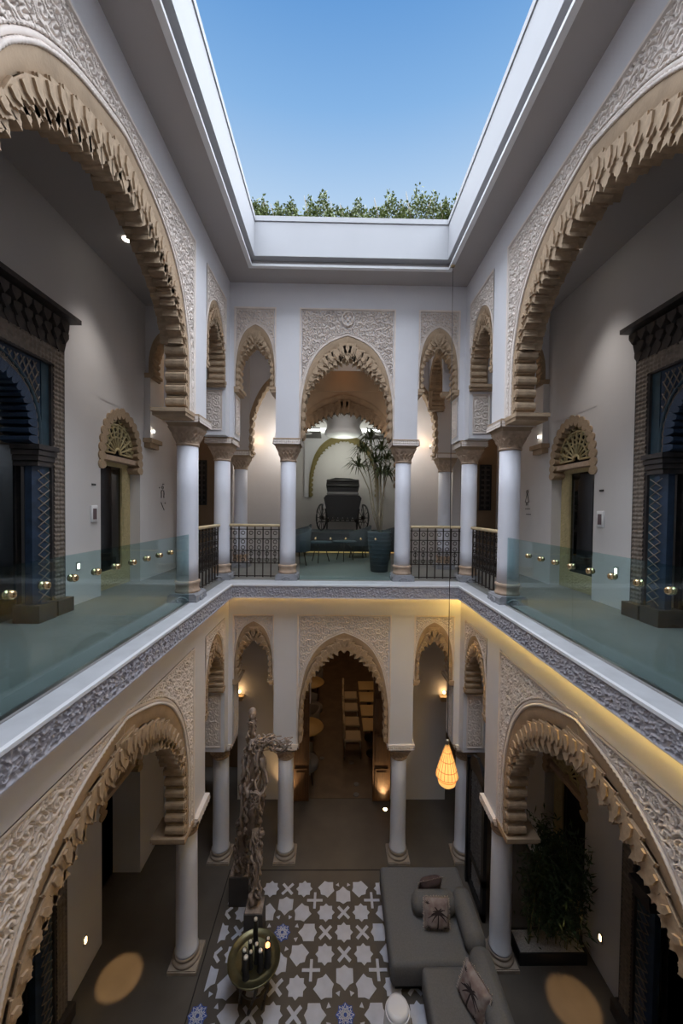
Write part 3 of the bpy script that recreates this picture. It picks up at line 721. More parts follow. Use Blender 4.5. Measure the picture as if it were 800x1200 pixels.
# transverse arches of the corners
for X, nm in ((-1.946, 'left'), (2.275, 'right')):
    arch('narrow tan arch linking the back %s corner column to the rear column, upper gallery' % nm, (X-.15 if nm == 'left' else X-.15, 7.08, 0), PI/2, .53, .50, 8.06, 8.95, HC, .12, .09, .11, .2, .02, 'tan', carved=False, tk=.30)
    if nm == 'left': bays[0]
for x0, x1, nm in ((HL, -2.135, 'left'), (2.465, HR, 'right')):
    arch('narrow tan arch spanning the upper %s gallery near its far end' % nm, ((x0+x1)/2, 6.22, 0), 0, (x1-x0)/2, (x1-x0)/2-.06, 8.18, 8.95, HC, .12, .09, .11, .2, .02, 'tan', carved=False, tk=.28)
    X = HL if nm == 'left' else HR; s_ = 1 if nm == 'left' else -1
    t = thing('wall_pilaster', 'shallow white pilaster on a tan bracket, %s gallery wall beyond the fan door' % nm, 'pilaster', (X, 6.36, 0))
    obj('pilaster_shaft', B().box(min(0, s_*.10), max(0, s_*.10), -.15, .15, 7.12, 8.10), 'hall', t)
    obj('bracket', B().box(min(0, s_*.14), max(0, s_*.14), -.19, .19, 7.05, 7.12).box(min(0, s_*.10), max(0, s_*.10), -.15, .15, 6.97, 7.05), 'tan', t)
    k = obj('spot_fitting', B().lathe([(.018, 0), (.022, .03), (.014, .04)], 10, (s_*.13, -.10, 7.22)), 'coolspot', t)

# ------------------------------------------------------------------ salon beyond the upper back gallery
sal = struct('wall_salon', B().box(-2.3, -2.16, 7.86, 11.6, ZU, HC).box(2.43, 2.6, 7.86, 11.6, ZU, HC).box(-2.3, 2.6, 11.5, 11.7, ZU, HC), 'hall', 'pale walls of the upper salon behind the back arch', 'wall')
struct('ceiling_salon', B().box(-2.3, 2.6, 9.25, 11.7, 8.72, 8.9), 'hall', 'pale ceiling of the upper salon', 'ceiling')
obj('arch_wall', B().box(-2.3, -1.33, 9.0, 9.25, ZU, HC).box(1.66, 2.6, 9.0, 9.25, ZU, HC), 'hall', sal); obj('arch_wall', B().box(-1.33, 1.66, 9.0, 9.25, 8.80, HC), 'brown', sal)
point((-1.2, 8.45, 7.6), 27, (1, .95, .88), .15); point((1.5, 8.45, 7.6), 27, (1, .95, .88), .15)  # two unseen lamps added to brighten the salon front wall
for x, nm in ((-2.0, 'left'), (2.22, 'right')):
    t = thing('wall_spot', 'small warm wall spot on the salon front wall, %s side' % nm, 'light', (x, 8.99, 7.48)); obj('spot_body', B().lathe([(.03, -.03), (.035, .03), (.02, .05)], 12), 'steel', t, loc=(0, -.06, 0)); obj('lens', B().lathe([(.022, .05), (0, .056)], 12, cap=False), 'litspot', t, loc=(0, -.06, 0)); point((x+(.14 if nm == 'left' else -.14), 8.86, 7.60), 1.2, (1, .6, .3), .03)
arch('brown muqarnas arch at the entrance of the upper salon', (.165, 9.0, 0), 0, 1.50, 1.34, 6.5, 8.74, 8.82, .44, .12, .17, .2, .02, 'browntan', carved=False, tk=.25, corbel=False, plain='brown')
arch('olive gilded blind arch on the far wall of the upper salon', (.22, 11.42, 0), 0, 1.20, 1.06, 6.35, 8.28, 8.30, .22, .12, .15, .2, .02, 'olive', carved=False, tk=.08, corbel=False)
t = thing('ceiling_drum', 'white stepped plaster drum hanging from the salon ceiling', 'ceiling drum', (.17, 10.2, 0))
obj('drum_body', B().lathe([(.46, 7.98), (.50, 8.0), (.50, 8.10), (.44, 8.20), (.47, 8.33), (.60, 8.45), (.60, 8.72)], 32), 'white', t)
for sg in (-1, 1):
    d = obj('ceiling_raft', B().box(min(sg*.62, sg*1.7), max(sg*.62, sg*1.7), -.55, .55, 8.02, 8.10), 'chairg', None); d.location = (.17, 10.3, 0)
    tag(d, 'dark hanging ceiling panel %s the plaster drum' % ('left of' if sg < 0 else 'right of'), 'ceiling panel')
    obj('panel_rim', B().box(min(sg*.62, sg*1.7), max(sg*.62, sg*1.7), -.57, -.55, 8.00, 8.06), 'cove', d)
    obj('round_downlight', B().lathe([(.16, 0), (.16, .01), (.12, .012)], 20, (sg*1.0, -.2, 8.005)), 'plastic', d)
cl = obj('cove_light', B().box(-2.0, 2.3, 11.40, 11.48, 8.36, 8.42), 'cove'); tag(cl, 'long cove light at the top of the far salon wall', 'light')
point((.17, 10.2, 7.4), 5, (.95, 1., .86), .2); point((.2, 10.6, 7.7), 13, (.95, 1., .86), .3)  # unseen lamps added to brighten the drum and the salon
spot((.15, 8.5, 9.2), (.15, 9.0, 8.98), 2.5, 110, .9, (1, .5, .18))
bench = thing('bench_platform', 'low dark platform under the carriage with a warm light line', 'platform', (.15, 10.8, ZU))
obj('platform_body', B().box(-2.2, 2.2, -.70, .68, .05, .53), 'black', bench); obj('platform_top', B().box(-2.25, 2.25, -.75, .69, .53, .57), 'wood', bench)
obj('light_line', B().box(-2.2, 2.2, -.715, -.70, .02, .05), 'stripfaint', bench)

# carriage
cg = thing('horse_carriage', 'black horse drawn carriage with folded leather hood and spoked wheels', 'carriage', (.17, 10.72, ZU+.575))
def wheel(R, rr, name):
    b = B().torus((0, 0, 0), R, rr, 'x', 28, 6); wb = b
    for k in range(12):
        a = PI*2*k/12; wb.tube([(0, .03*math.cos(a), .03*math.sin(a)), (0, R*math.cos(a), R*math.sin(a))], .009, 5)
    o = obj(name, wb, 'leather', cg); obj('hub', B().lathe([(.045, -.05), (.05, 0), (.045, .05)], 12), 'iron', o, rot=(0, PI/2, 0)); return o
for sg in (-1, 1):
    w1 = wheel(.36, .024, 'wheel'); w1.location = (sg*.58, -.22, .385); w1.rotation_euler = (0, 0, sg*.35)
    wheel(.25, .018, 'wheel').location = (sg*.44, .38, .27)
    obj('mudguard', B().torus((sg*.56, -.22, .34), .40, .014, 'x', 14, 5, .2*PI, .9*PI), 'leather', cg)
    obj('lantern', B().box(sg*.50-.03, sg*.50+.03, -.33, -.27, .62, .80), 'steel', cg)
obj('axle', B().tube([(-.56, -.22, .34), (.56, -.22, .34)], .018, 6).tube([(-.44, .38, .26), (.44, .38, .26)], .016, 6), 'iron', cg)
obj('leaf_spring', B().torus((-.36, -.22, .22), .26, .014, 'x', 12, 5, .15*PI, .85*PI).torus((.36, -.22, .22), .26, .014, 'x', 12, 5, .15*PI, .85*PI), 'iron', cg)
b = B(); b.prism([(-.40, .40), (-.45, .62), (-.52, .92), (-.46, 1.0), (.46, 1.0), (.52, .92), (.45, .62), (.40, .40)], -.42, .40); obj('body', b, 'leather', cg)
b = B()
for k in range(6): b.prism([(-.40+.135*k, .40), (-.40+.135*k+.0675, .27), (-.40+.135*(k+1), .40)], -.44, -.41)
obj('valance', b, 'leather', cg)
obj('seat_roll', B().bbox(-.44, .44, -.40, .1, .98, 1.10, .05), 'greylea', cg, label='grey leather seat roll')
b = B(); b.prism([(-.42, 1.08), (-.46, 1.26), (-.44, 1.42), (-.2, 1.48), (.2, 1.47), (.44, 1.42), (.46, 1.26), (.42, 1.08)], -.36, .30); b.bbox(-.46, .46, -.40, -.2, 1.22, 1.30, .035); b.bbox(-.45, .45, -.38, -.15, 1.36, 1.44, .035)
obj('folded_hood', b, 'leather', cg)
obj('step', B().box(-.66, -.50, -.05, .1, .24, .26).box(.50, .66, -.05, .1, .24, .26), 'iron', cg)

# dracaena in a tall pot, chairs and tables upstairs
def fronds(label, parent, heads, n, L_, seed):
    r = np.random.default_rng(seed); V = []; Q = []
    for hx, hy, hz in heads:
        for k in range(n):
            d = r.normal(size=3); d[2] = abs(d[2])*.8-.15; d /= np.linalg.norm(d); l = L_*r.uniform(.7, 1.2)
            p = np.array([hx, hy, hz]); s_ = np.cross(d, [0, 0, 1]); s_ /= (np.linalg.norm(s_)+1e-9); s_ *= .013
            a = p+d*l*.55+np.array([0, 0, .03]); e_ = p+d*l+np.array([0, 0, -.10*l/.3])
            o = len(V); V += [p-s_, p+s_, a+s_, a-s_, e_]; Q += [(o, o+1, o+2, o+3), (o+3, o+2, o+4, o+4)]
    b = B(); b.add(V, [q if q[2] != q[3] else q[:3] for q in Q]); o = obj(label, b, 'dry', parent); o['kind'] = 'stuff'; return o
pl = thing('potted_dracaena', 'tall spiky dracaena in a dark blue round pot behind the middle glass', 'plant', (.84, 7.25, ZU))
b = B().lathe([(.15, 0), (.165, .01), (.20, .35), (.23, .72), (.24, .76), (.215, .77), (.20, .70)], 28); obj('pot', b, 'chair', pl)
for k in range(9): obj('pot_ring', B().torus((0, 0, .06+k*.078), .168+.0085*k, .006, 'z', 28, 5), 'teal', pl)
bt = B(); heads = []
for k, (dx, dy, h) in enumerate(((-.20, .0, 1.95), (.03, .05, 1.75), (.10, -.04, 1.55), (-.10, .06, 1.5), (-.32, .02, 1.72), (.0, -.1, 1.25), (-.42, -.03, 1.4), (.14, .05, 1.25))):
    pts = [(dx*.15*math.sin(k), dy*.3, .68), (dx*.3+.02*math.sin(k), dy*.6, .68+h*.3), (dx*.55-.02*math.sin(k*2), dy, .68+h*.65), (dx, dy, .68+h*.95)]
    bt.tube(pts, [.020, .016, .013, .010], 6); heads.append((dx, dy, .68+h*.95))
obj('trunk', bt, 'trunk', pl); fronds('fronds', pl, heads, 46, .36, 5)

def tub_chair(label, loc, rz, m, group, z=0):
    t = thing('tub_chair', label, 'chair', loc, rz, group)
    b = B()
    V = []; n = 18
    for r0, z0, h0 in ((.30, .30, 0), (.31, .36, 0), (.33, .80, 1), (.29, .81, 1), (.25, .42, 0)):
        for k in range(n+1):
            a = -.15*PI+1.3*PI*k/n; drop = .16*abs(k/n-.5)*2*h0; V.append((r0*math.cos(a), r0*math.sin(a), z0-drop))
    N = n+1; b.add(V, [(i*N+k, i*N+k+1, (i+1)*N+k+1, (i+1)*N+k) for i in range(4) for k in range(n)], True)
    obj('backrest', b, m, t); obj('seat', B().lathe([(.25, .30), (.29, .33), (.29, .43), (.26, .46), (0, .465)], 22), m, t)
    for k in range(4):
        a = PI/4+k*PI/2; obj('leg', B().tube([(.18*math.cos(a), .18*math.sin(a), .32), (.24*math.cos(a), .24*math.sin(a), .0)], [.016, .011], 6), 'iron', t)
    return t
def small_table(label, loc, R, h, m, group):
    t = thing('side_table', label, 'table', loc, 0, group)
    obj('table_top', B().lathe([(R, h-.02), (R+.006, h-.01), (R, h)], 28), m, t)
    for k in range(3):
        a = k*2*PI/3+.4; obj('leg', B().tube([(R*.35*math.cos(a), R*.35*math.sin(a), h-.02), (R*.85*math.cos(a), R*.85*math.sin(a), 0)], .011, 6), 'iron', t)
    return t
c0 = tub_chair('blue grey tub chair at the left edge of the middle glass, nearer one', (-.85, 7.95, ZU), -PI/2+.5, 'chair', 'salon tub chairs')
for x, y, rz, lab in ((-.95, 9.55, -PI/2, 'dark tub chair in the left rear of the upper salon, by the platform'), (.55, 9.35, -PI/2-.3, 'dark tub chair in the middle of the salon, left of the big pot'), (1.35, 8.5, PI*.9, 'dark tub chair behind the big plant pot, upper salon')):
    dup(c0, (x, y, ZU), rz, lab)
small_table('small thin legged table left of centre in the upper salon', (-.36, 8.45, ZU), .27, .46, 'teal', 'salon side tables')
small_table('small thin legged table right of centre in the upper salon', (.20, 8.7, ZU), .27, .46, 'teal', 'salon side tables')

# ------------------------------------------------------------------ glass balustrades
def glass_panel(label, p0, p1, n, knobs_at, z1=5.66, swap=False):
    t = thing('glass_balustrade', label, 'balustrade', (0, 0, 0))
    (x0, y0), (x1, y1) = p0, p1; th = .008
    if abs(x1-x0) < .01: obj('glass_pane', B().box(x0-th, x0+th, y0, y1, 4.806, z1), 'glass', t); obj('floor_channel', B().box(x0-.022, x0+.022, y0, y1, 4.80, 4.822), 'steel', t)
    else: obj('glass_pane', B().box(x0, x1, y0-th, y0+th, 4.806, z1), 'glass', t); obj('floor_channel', B().box(x0, x1, y0-.022, y0+.022, 4.80, 4.822), 'steel', t)
    km = fixn(B().lathe([(0, -.045), (.018, -.043), (.030, -.034), (.036, -.018), (.036, -.012), (.020, -.009), (.020, .009), (.036, .012), (.036, .018), (.030, .034), (.018, .043), (0, .045)], 16, cap=False).mesh('knob')); km.transform(Matrix.Scale(.78, 4)); km.materials.append(M['bronze'])
    for k in knobs_at:
        if abs(x1-x0) < .01: obj('knob', km, None, t, loc=(x0, k, 5.495), rot=(0, PI/2, 0))
        else: obj('knob', km, None, t, loc=(k, y0, 5.505), rot=(PI/2, 0, 0), sc=(.8, .8, .8))
ky = [2.136+.257*k for k in range(9)]
glass_panel('teal glass balustrade with bronze knobs along the left gallery', (-1.84, 1.93), (-1.84, 4.70), 9, ky)
glass_panel('teal glass balustrade with bronze knobs along the right gallery', (2.17, 1.93), (2.17, 4.70), 9, ky)
glass_panel('teal glass balustrade with small knobs in the middle back arch', (-.60, 6.22), (.91, 6.22), 5, [-.34, -.09, .16, .41, .655])

# ------------------------------------------------------------------ iron railings
ringm = fixn(B().torus((0, 0, 0), .034, .0075, 'y', 10, 4).mesh('scroll')); ringm.materials.append(M['iron'])
def railing(label, c, rz, L_, nb):
    t = thing('iron_railing', label, 'railing', (c[0], c[1], ZU), rz)
    obj('handrail', B().bbox(-L_/2, L_/2, -.04, .04, .885, .93, .015), 'rail', t, label='pale wooden handrail')
    for z in (.05, .27, .48, .68, .84): obj('rail_bar', B().box(-L_/2, L_/2, -.008, .008, z-.007, z+.007), 'iron', t)
    bm_ = fixn(B().box(-.009, .009, -.009, .009, .03, .885).mesh('bar')); bm_.materials.append(M['iron'])
    for k in range(nb+1): obj('bar', bm_, None, t, loc=(-L_/2+.02+(L_-.04)*k/nb, 0, 0))
    for k in range(nb):
        x = -L_/2+.02+(L_-.04)*(k+.5)/nb
        for z in (.32, .43, .53, .63, .78): obj('scroll', ringm, None, t, loc=(x, 0, z), sc=(.9, 1, .9))
        obj('bar', bm_, None, t, loc=(x, 0, .25), sc=(.7, .7, .27)); 
railing('wrought iron railing with pale handrail in the back left side bay', (-1.37, 6.37), 0, .85, 6)
railing('wrought iron railing with pale handrail in the back right side bay', (1.69, 6.37), 0, .85, 6)
railing('wrought iron railing with pale handrail in the narrow left bay', (-1.94, 5.63), PI/2, 1.16, 8)
railing('wrought iron railing with pale handrail in the narrow right bay', (2.27, 5.63), PI/2, 1.16, 8)

for X, s_, nm in ((HL, -1, 'left'), (HR, 1, 'right')):     # what shows through the portals: a column and a railing of the next loggia
    dup(uc, (X+s_*1.15, 4.98, 0), None, 'dim grey round column seen through the glass of the upper %s portal' % nm)
    railing('dark iron railing seen through the glass of the upper %s portal' % nm, (X+s_*1.12, 5.62), PI/2, 1.0, 6)
    point((X+s_*.9, 4.3, 8.4), 16, (.92, .96, 1.), .15)  # unseen lamp added to light the space beyond the portal
# ------------------------------------------------------------------ carved wooden portals
def portal(label, X, sg, z0, zt, cy_=3.19):
    """sg=+1: on the left wall, faces +X; -1: on the right wall. local x along the wall, -y towards the court"""
    t = thing('carved_portal', label, 'portal', (X, cy_, z0), PI/2*sg)
    H = zt-z0; hw = 1.14
    def box_(x0, x1, y0, y1, a, b_, nm, m): return obj(nm, B().box(x0, x1, y0, y1, a, b_), m, t)
    for s_ in (-1, 1):
        box_(min(s_*(hw-.20), s_*hw), max(s_*(hw-.20), s_*hw), -.06, .1, .12, H-.40, 'outer_jamb', 'wood')
        V, Q = relief(-.075, .075, .14, H-.42, .011, lambda X_, Z_: np.abs(np.sin(X_*PI/.05+0*Z_))*np.abs(np.sin(Z_*PI/.05)) > .45, .012)
        obj('carved_strip', mesh_np('carved_strip', V, Q, False), 'woodl', t, loc=(s_*(hw-.10), -.061, 0))
        box_(min(s_*(hw-.30), s_*(hw-.20)), max(s_*(hw-.30), s_*(hw-.20)), -.03, .1, .0, H-.62, 'inner_jamb', 'teal')
        xi = s_*(hw-.38)
        co = obj('colonette', B().prism([(xi+.09*math.cos(a*PI/4+PI/8), -.02+.09*math.sin(a*PI/4+PI/8)) for a in range(8)], .18, H*.48, 'z'), 'woodb', t)
        lb = B()
        for q in range(14):
            for d in (-1, 1): lb.tube([(xi-.075*d, -.112, .22+q*(H*.46-.2)/14), (xi+.075*d, -.112, .22+(q+1)*(H*.46-.2)/14)], .006, 4)
        obj('lattice', lb, 'woodl', co)
        box_(xi-.12, xi+.12, -.15, .12, .0, .18, 'colonette_base', 'wood'); box_(min(s_*(hw-.22), s_*(hw+.02)), max(s_*(hw-.22), s_*(hw+.02)), -.14, .1, 0, .16, 'jamb_base', 'wood')
        cb = B()
        for q in range(4): cb.box(xi-.10-.012*q, xi+.10+.012*q, -.13-.015*q, .12, H*.48+q*.055, H*.48+q*.055+.05)
        obj('colonette_capital', cb, 'wood', t)
    box_(-hw, hw, -.06, .1, H-.62, H-.40, 'lintel', 'wood')
    V, Q = relief(-hw+.02, hw-.02, H-.60, H-.42, .011, lambda X_, Z_: np.abs(np.sin(X_*PI/.05))*np.abs(np.sin(Z_*PI/.05)) > .45, .012)
    obj('carved_strip', mesh_np('carved_strip', V, Q, False), 'woodl', t, loc=(0, -.061, 0))
    cb = B(); cb.prism([(-hw, H-.40), (-hw-.08, H-.12), (-hw-.09, H), (hw+.09, H), (hw+.08, H-.12), (hw, H-.40)], -.06, .1)
    cb.box(-hw-.11, hw+.11, -.18, .1, H-.05, H)
    obj('cornice', cb, 'wood', t)
    for row, (zz, yy) in enumerate(((H-.36, -.06), (H-.25, -.09), (H-.15, -.13))):
        for q in range(18):
            x = (q+.5*(row % 2)-8.75)*(2*hw)/18
            obj('cornice_bracket', BR, None, t, loc=(x, yy+.05, zz))
    w_ = hw-.30; zs = H*.48+.22; za = H-.72
    obj('spandrel', core_mesh(w_, w_-.12, zs, za, H-.62, -.02, .1), 'woodb', t)
    # pierced lattice on the spandrel
    lb = B(); xs, zz_, L = arch_xz(w_-.02, zs, za+.06, 200)
    for q in range(-26, 27):
        for d in (-1, 1):
            seg = []
            for k in range(41):
                z = zs+(H-.66-zs)*k/40; x = q*.075+d*(z-zs)*.55
                hwz = float(np.interp(z, zz_[:101], xs[:101])) if z < za+.06 else 0
                ok = abs(x) < w_-.03 and abs(x) > hwz
                if ok: seg.append((x, -.035, z))
                if (not ok or k == 40) and len(seg) > 1: lb.tube([seg[0], seg[-1]], .0075, 4); seg = []
                if not ok: seg = []
    obj('lattice', lb, 'woodl', t)
    x, z, L = arch_xz(w_-.12, zs, za, 300); tx, tz, nx_, nz_ = arch_normals(x, z)
    obj('arch_moulding', sweep(x, z, nx_, nz_, .10, -.03, .016), 'teal', t)
    N = 29; s_ = np.linspace(0, L, 300); rm = B()
    for r_ in (.030, .050, .070): rm.torus((0, 0, 0), r_, .007, 'y', 12, 4, 0, PI)
    rm = fixn(rm.mesh('scallop_ring')); rm.materials.append(M['woodl'])
    for k in range(N):
        q = (k+.5)/N*L; X_, Z_ = float(np.interp(q, s_, x)), float(np.interp(q, s_, z)); NX, NZ = float(np.interp(q, s_, nx_)), float(np.interp(q, s_, nz_))
        obj('scallop_ring', rm, None, t, loc=(X_, -.035, Z_), rot=(0, math.atan2(-NX, -NZ), 0))
        o = obj('arch_rib', RIB, None, t, loc=(X_+NX*.03, .02, Z_+NZ*.03), rot=(0, math.atan2(NX, NZ), 0), sc=(L/N*.95, .26, .12))
    gp = obj('glass_door', B().box(-w_, w_, .20, .215, .02, za+.02), 'dglass', t, label='dark reflecting glass')
    obj('door_frame', B().box(-.03, .03, .19, .225, 0, za).box(-w_, -w_+.06, .19, .225, 0, zs+.2).box(w_-.06, w_, .19, .225, 0, zs+.2), 'wood', t)
    return t
BR = B(); BR.prism([(-.05, .05), (-.05, 0), (-.03, -.03), (0, -.075), (.03, -.03), (.05, 0), (.05, .05)], -.06, .02); BR = fixn(BR.mesh('cornice_bracket')); BR.materials.append(M['wood'])
RIB = B(); RIB.prism([(-.5, 0), (-.42, .6), (-.2, .95), (.2, .95), (.42, .6), (.5, 0)], -.5, .6); RIB = fixn(RIB.mesh('arch_rib')); RIB.materials.append(M['woodb'])
portal('tall dark blue carved wooden portal on the upper left gallery wall', HL, 1, ZU, 8.14)
portal('tall dark blue carved wooden portal on the upper right gallery wall', HR, -1, ZU, 8.14)
portal('dark carved wooden portal on the ground floor left wall', HL, 1, 0, 3.62)
portal('dark carved wooden portal on the ground floor right wall', HR, -1, 0, 3.62)

# ------------------------------------------------------------------ doors with pierced fans
def fan_door(label, X, sg, z0, leaf):
    t = thing('fan_door', label, 'door', (X, 5.575, z0), PI/2*sg)
    dz = 1.87; za = 2.58; hw = .505
    obj('arch_fill', core_mesh(hw, hw-.005, dz-.16, za, 2.63, 0, .3), 'hall', t)
    if leaf:
        b = B().box(-hw, -hw+.22, .16, .22, 0, dz).box(hw-.22, hw, .16, .22, 0, dz).box(-hw+.22, hw-.22, .16, .22, 0, .26).box(-hw+.22, hw-.22, .16, .22, dz-.08, dz)
        lf = obj('door_leaf', b, 'door', t)
        V, Q = relief(-.085, .085, .30, dz-.1, .009, lambda X_, Z_: arabesque(X_, Z_, .09), .010)
        me = mesh_np('carved_panel', V, Q); me.materials.append(M['door'])
        for s_ in (-1, 1): obj('carved_panel', me, None, lf, loc=(s_*(hw-.11), .158, 0))
        V, Q = relief(-hw+.03, hw-.03, .04, .24, .009, lambda X_, Z_: arabesque(X_, Z_, .09), .010)
        obj('carved_panel', mesh_np('carved_panel', V, Q), 'door', lf, loc=(0, .158, 0))
        obj('glass_pane', B().box(-hw+.22, hw-.22, .19, .20, .26, dz-.08), 'doorglass', t, label='dark door glass')
    # transom and pierced fan
    obj('transom', B().box(-hw, hw, .02, .16, dz-.02, dz+.05), 'stone', t)
    fb = B(); c0_ = (0, dz+.10)
    for k in range(11):
        a = PI*k/10; fb.tube([(.07*math.cos(a), .07, c0_[1]+.07*math.sin(a)), (.40*math.cos(a), .07, c0_[1]+.42*math.sin(a))], [.014, .020], 5)
    for r_, rr in ((.07, .022), (.24, .016), (.42, .020)): fb.torus((0, .07, c0_[1]), r_, rr, 'y', 24, 5, 0, PI)
    for k in range(10):
        a = PI*(k+.5)/10; fb.torus((.335*math.cos(a), .07, c0_[1]+.345*math.sin(a)), .042, .014, 'y', 10, 4); fb.torus((.455*math.cos(a), .07, c0_[1]+.50*math.sin(a)), .045, .014, 'y', 10, 4)
    obj('pierced_fan', fb, 'door', t)
    obj('fan_backing', B().box(-hw, hw, .20, .22, dz, za), 'dark', t)
    x, z, L = arch_xz(hw-.02, dz-.16, za-.02, 200); tx, tz, nx_, nz_ = arch_normals(x, z); s_ = np.linspace(0, L, 200); N = 19
    for k in range(N):
        q = (k+.5)/N*L; X_, Z_ = float(np.interp(q, s_, x)), float(np.interp(q, s_, z)); NX, NZ = float(np.interp(q, s_, nx_)), float(np.interp(q, s_, nz_))
        o = obj('scallop', SC, None, t, loc=(X_, -.02, Z_), rot=(0, math.atan2(NX, NZ), 0), sc=(L/N*1.02, .22, .085))
    return t
SC = B(); SC.prism([(-.5, -.5), (-.5, .2), (-.36, .62), (-.2, .9), (0, 1.0), (.2, .9), (.36, .62), (.5, .2), (.5, -.5), (.25, -.8), (0, -.9), (-.25, -.8)], 0, 1); SC = fixn(SC.mesh('scallop')); SC.materials.append(M['tan'])
fan_door('cream carved door under a pierced fan, upper left gallery wall', HL, 1, ZU, True)
fan_door('cream carved door under a pierced fan, upper right gallery wall', HR, -1, ZU, True)
fan_door('open dark doorway under a pierced fan, ground floor left wall', HL, 1, 0, False)
fan_door('cream door under a pierced fan behind the bamboo, ground floor right wall', HR, -1, 0, True)

# ------------------------------------------------------------------ small wall fittings
for X, s_, nm in ((HL, 1, 'left'), (HR, -1, 'right')):
    t = thing('thermostat', 'white wall control panel with a dark display, upper %s gallery wall' % nm, 'control panel', (X, 4.92, 5.90))
    obj('housing', B().bbox(min(0, s_*.02), max(0, s_*.02), -.065, .065, -.11, .11, .008), 'plastic', t); obj('display', B().box(min(s_*.018, s_*.023), max(s_*.018, s_*.023), -.035, .035, -.07, .07), 'screen', t)
    o = obj('card_slot', B().box(min(0, s_*.012), max(0, s_*.012), -.035, .035, -.012, .012), 'black', None, loc=(X, 4.92, 6.28)); tag(o, 'small black slot above the control panel, upper %s gallery wall' % nm, 'wall fitting')
    for z, y, fl in ((5.264, 4.62, 'upper'), (.46, 4.72, 'ground')):
        t = thing('step_light', 'lit recessed step light low on the %s %s wall' % (fl if fl == 'upper' else 'ground floor', nm), 'light', (X, y, z))
        obj('frame', B().box(min(0, s_*.012), max(0, s_*.012), -.032, .032, -.05, .05), 'steel', t)
        obj('lens', B().box(min(s_*.010, s_*.016), max(s_*.010, s_*.016), -.016, .016, -.032, .032), 'coolspot' if fl == 'upper' else 'litspot', t)
    # restroom signs: thin dark line figures
    sgn = B(); yy = 6.85; z = 6.24
    if nm == 'left':
        sgn.torus((0, 0, .11), .028, .006, 'x', 12, 4); sgn.torus((0, 0, 0), .06, .006, 'x', 12, 4, -.3*PI, 1.0*PI); sgn.tube([(0, -.05, .06), (0, -.05, -.08)], .006, 4).tube([(0, .05, .06), (0, .05, -.08)], .006, 4)
        sgn.tube([(0, -.06, -.16), (0, .06, -.30)], .006, 4); sgn.cbox((0, .10, -.17), (.008, .02, .02)); sgn.cbox((0, -.12, .10), (.008, .02, .02)); sgn.cbox((0, .03, .17), (.008, .05, .015))
    else:
        sgn.torus((0, 0, .11), .028, .006, 'x', 12, 4); sgn.tube([(0, 0, .08), (0, -.07, -.08), (0, .07, -.08), (0, 0, .08)], .006, 4); sgn.tube([(0, -.02, -.08), (0, -.02, -.14)], .006, 4).tube([(0, .03, -.08), (0, .03, -.14)], .006, 4)
        for k in range(3): sgn.cbox((0, -.08+.06*k, -.20), (.008, .03, .014)); sgn.cbox((0, -.12+.06*k, -.30), (.008, .03, .014))
    o = obj('restroom_sign', sgn, 'black', None, loc=(X+s_*.006, yy, z)); tag(o, 'black line figure sign on the upper %s gallery wall, behind the near column' % nm, 'sign')
def lattice(label, x, y, z0, z1, wd):
    t = thing('lattice_panel', label, 'lattice', (x, y, 0))
    obj('frame', B().box(-wd/2, wd/2, -.03, 0, z0, z0+.03).box(-wd/2, wd/2, -.03, 0, z1-.03, z1).box(-wd/2, -wd/2+.03, -.03, 0, z0, z1).box(wd/2-.03, wd/2, -.03, 0, z0, z1), 'black', t)
    for k in range(1, 9): obj('slat', B().box(-wd/2, wd/2, -.02, -.005, z0+(z1-z0)*k/9-.02, z0+(z1-z0)*k/9+.02), 'wood', t)
    obj('slat', B().box(-.02, .02, -.024, -.005, z0, z1), 'wood', t); obj('backing', B().box(-wd/2, wd/2, -.006, 0, z0, z1), 'dark', t)
lattice('dark wooden lattice panel on the brown end wall, far left', -2.92, 8.2, 6.05, 7.02, .22)
lattice('dark wooden lattice panel on the brown end wall, far right', 3.25, 8.2, 6.0, 7.0, .26)
lattice('narrow dark lattice panel on the brown end wall, right behind the corner column', 2.62, 8.2, 6.0, 6.95, .20)
point((-2.6, 7.6, 8.6), 5, (1, .62, .3)); point((2.95, 7.6, 8.6), 5, (1, .62, .3))
spot((-2.60, 4.72, HC-.05), (-2.60, 4.72, ZU), 120, 17, .5); spot((2.95, 4.75, HC-.05), (2.95, 4.75, ZU), 120, 17, .5)
spot((-2.70, 4.70, 4.5), (-2.70, 4.70, 0), 900, 7.0, .25); spot((2.96, 4.42, 4.5), (2.96, 4.42, 0), 700, 8.0, .3)
for x in (-2.60, 2.95): spot((x, 4.72, HC-.05), (x+(-.25 if x < 0 else .25), 5.0, ZU), 105, 66, 1., (1, .95, .90), .1)  # extra wide spot added at each downlight to brighten the hall wall
for x, y, z, nm in ((-2.60, 4.72, HC, 'upper left'), (2.95, 4.75, HC, 'upper right'), (-2.70, 4.70, 4.58, 'ground floor left'), (2.96, 4.42, 4.58, 'ground floor right')):
    o = obj('downlight', B().lathe([(.045, -.012), (.055, -.006), (.055, 0)], 18), 'coolspot', None, loc=(x, y, z)); tag(o, 'small round ceiling downlight of the %s gallery' % nm, 'light')

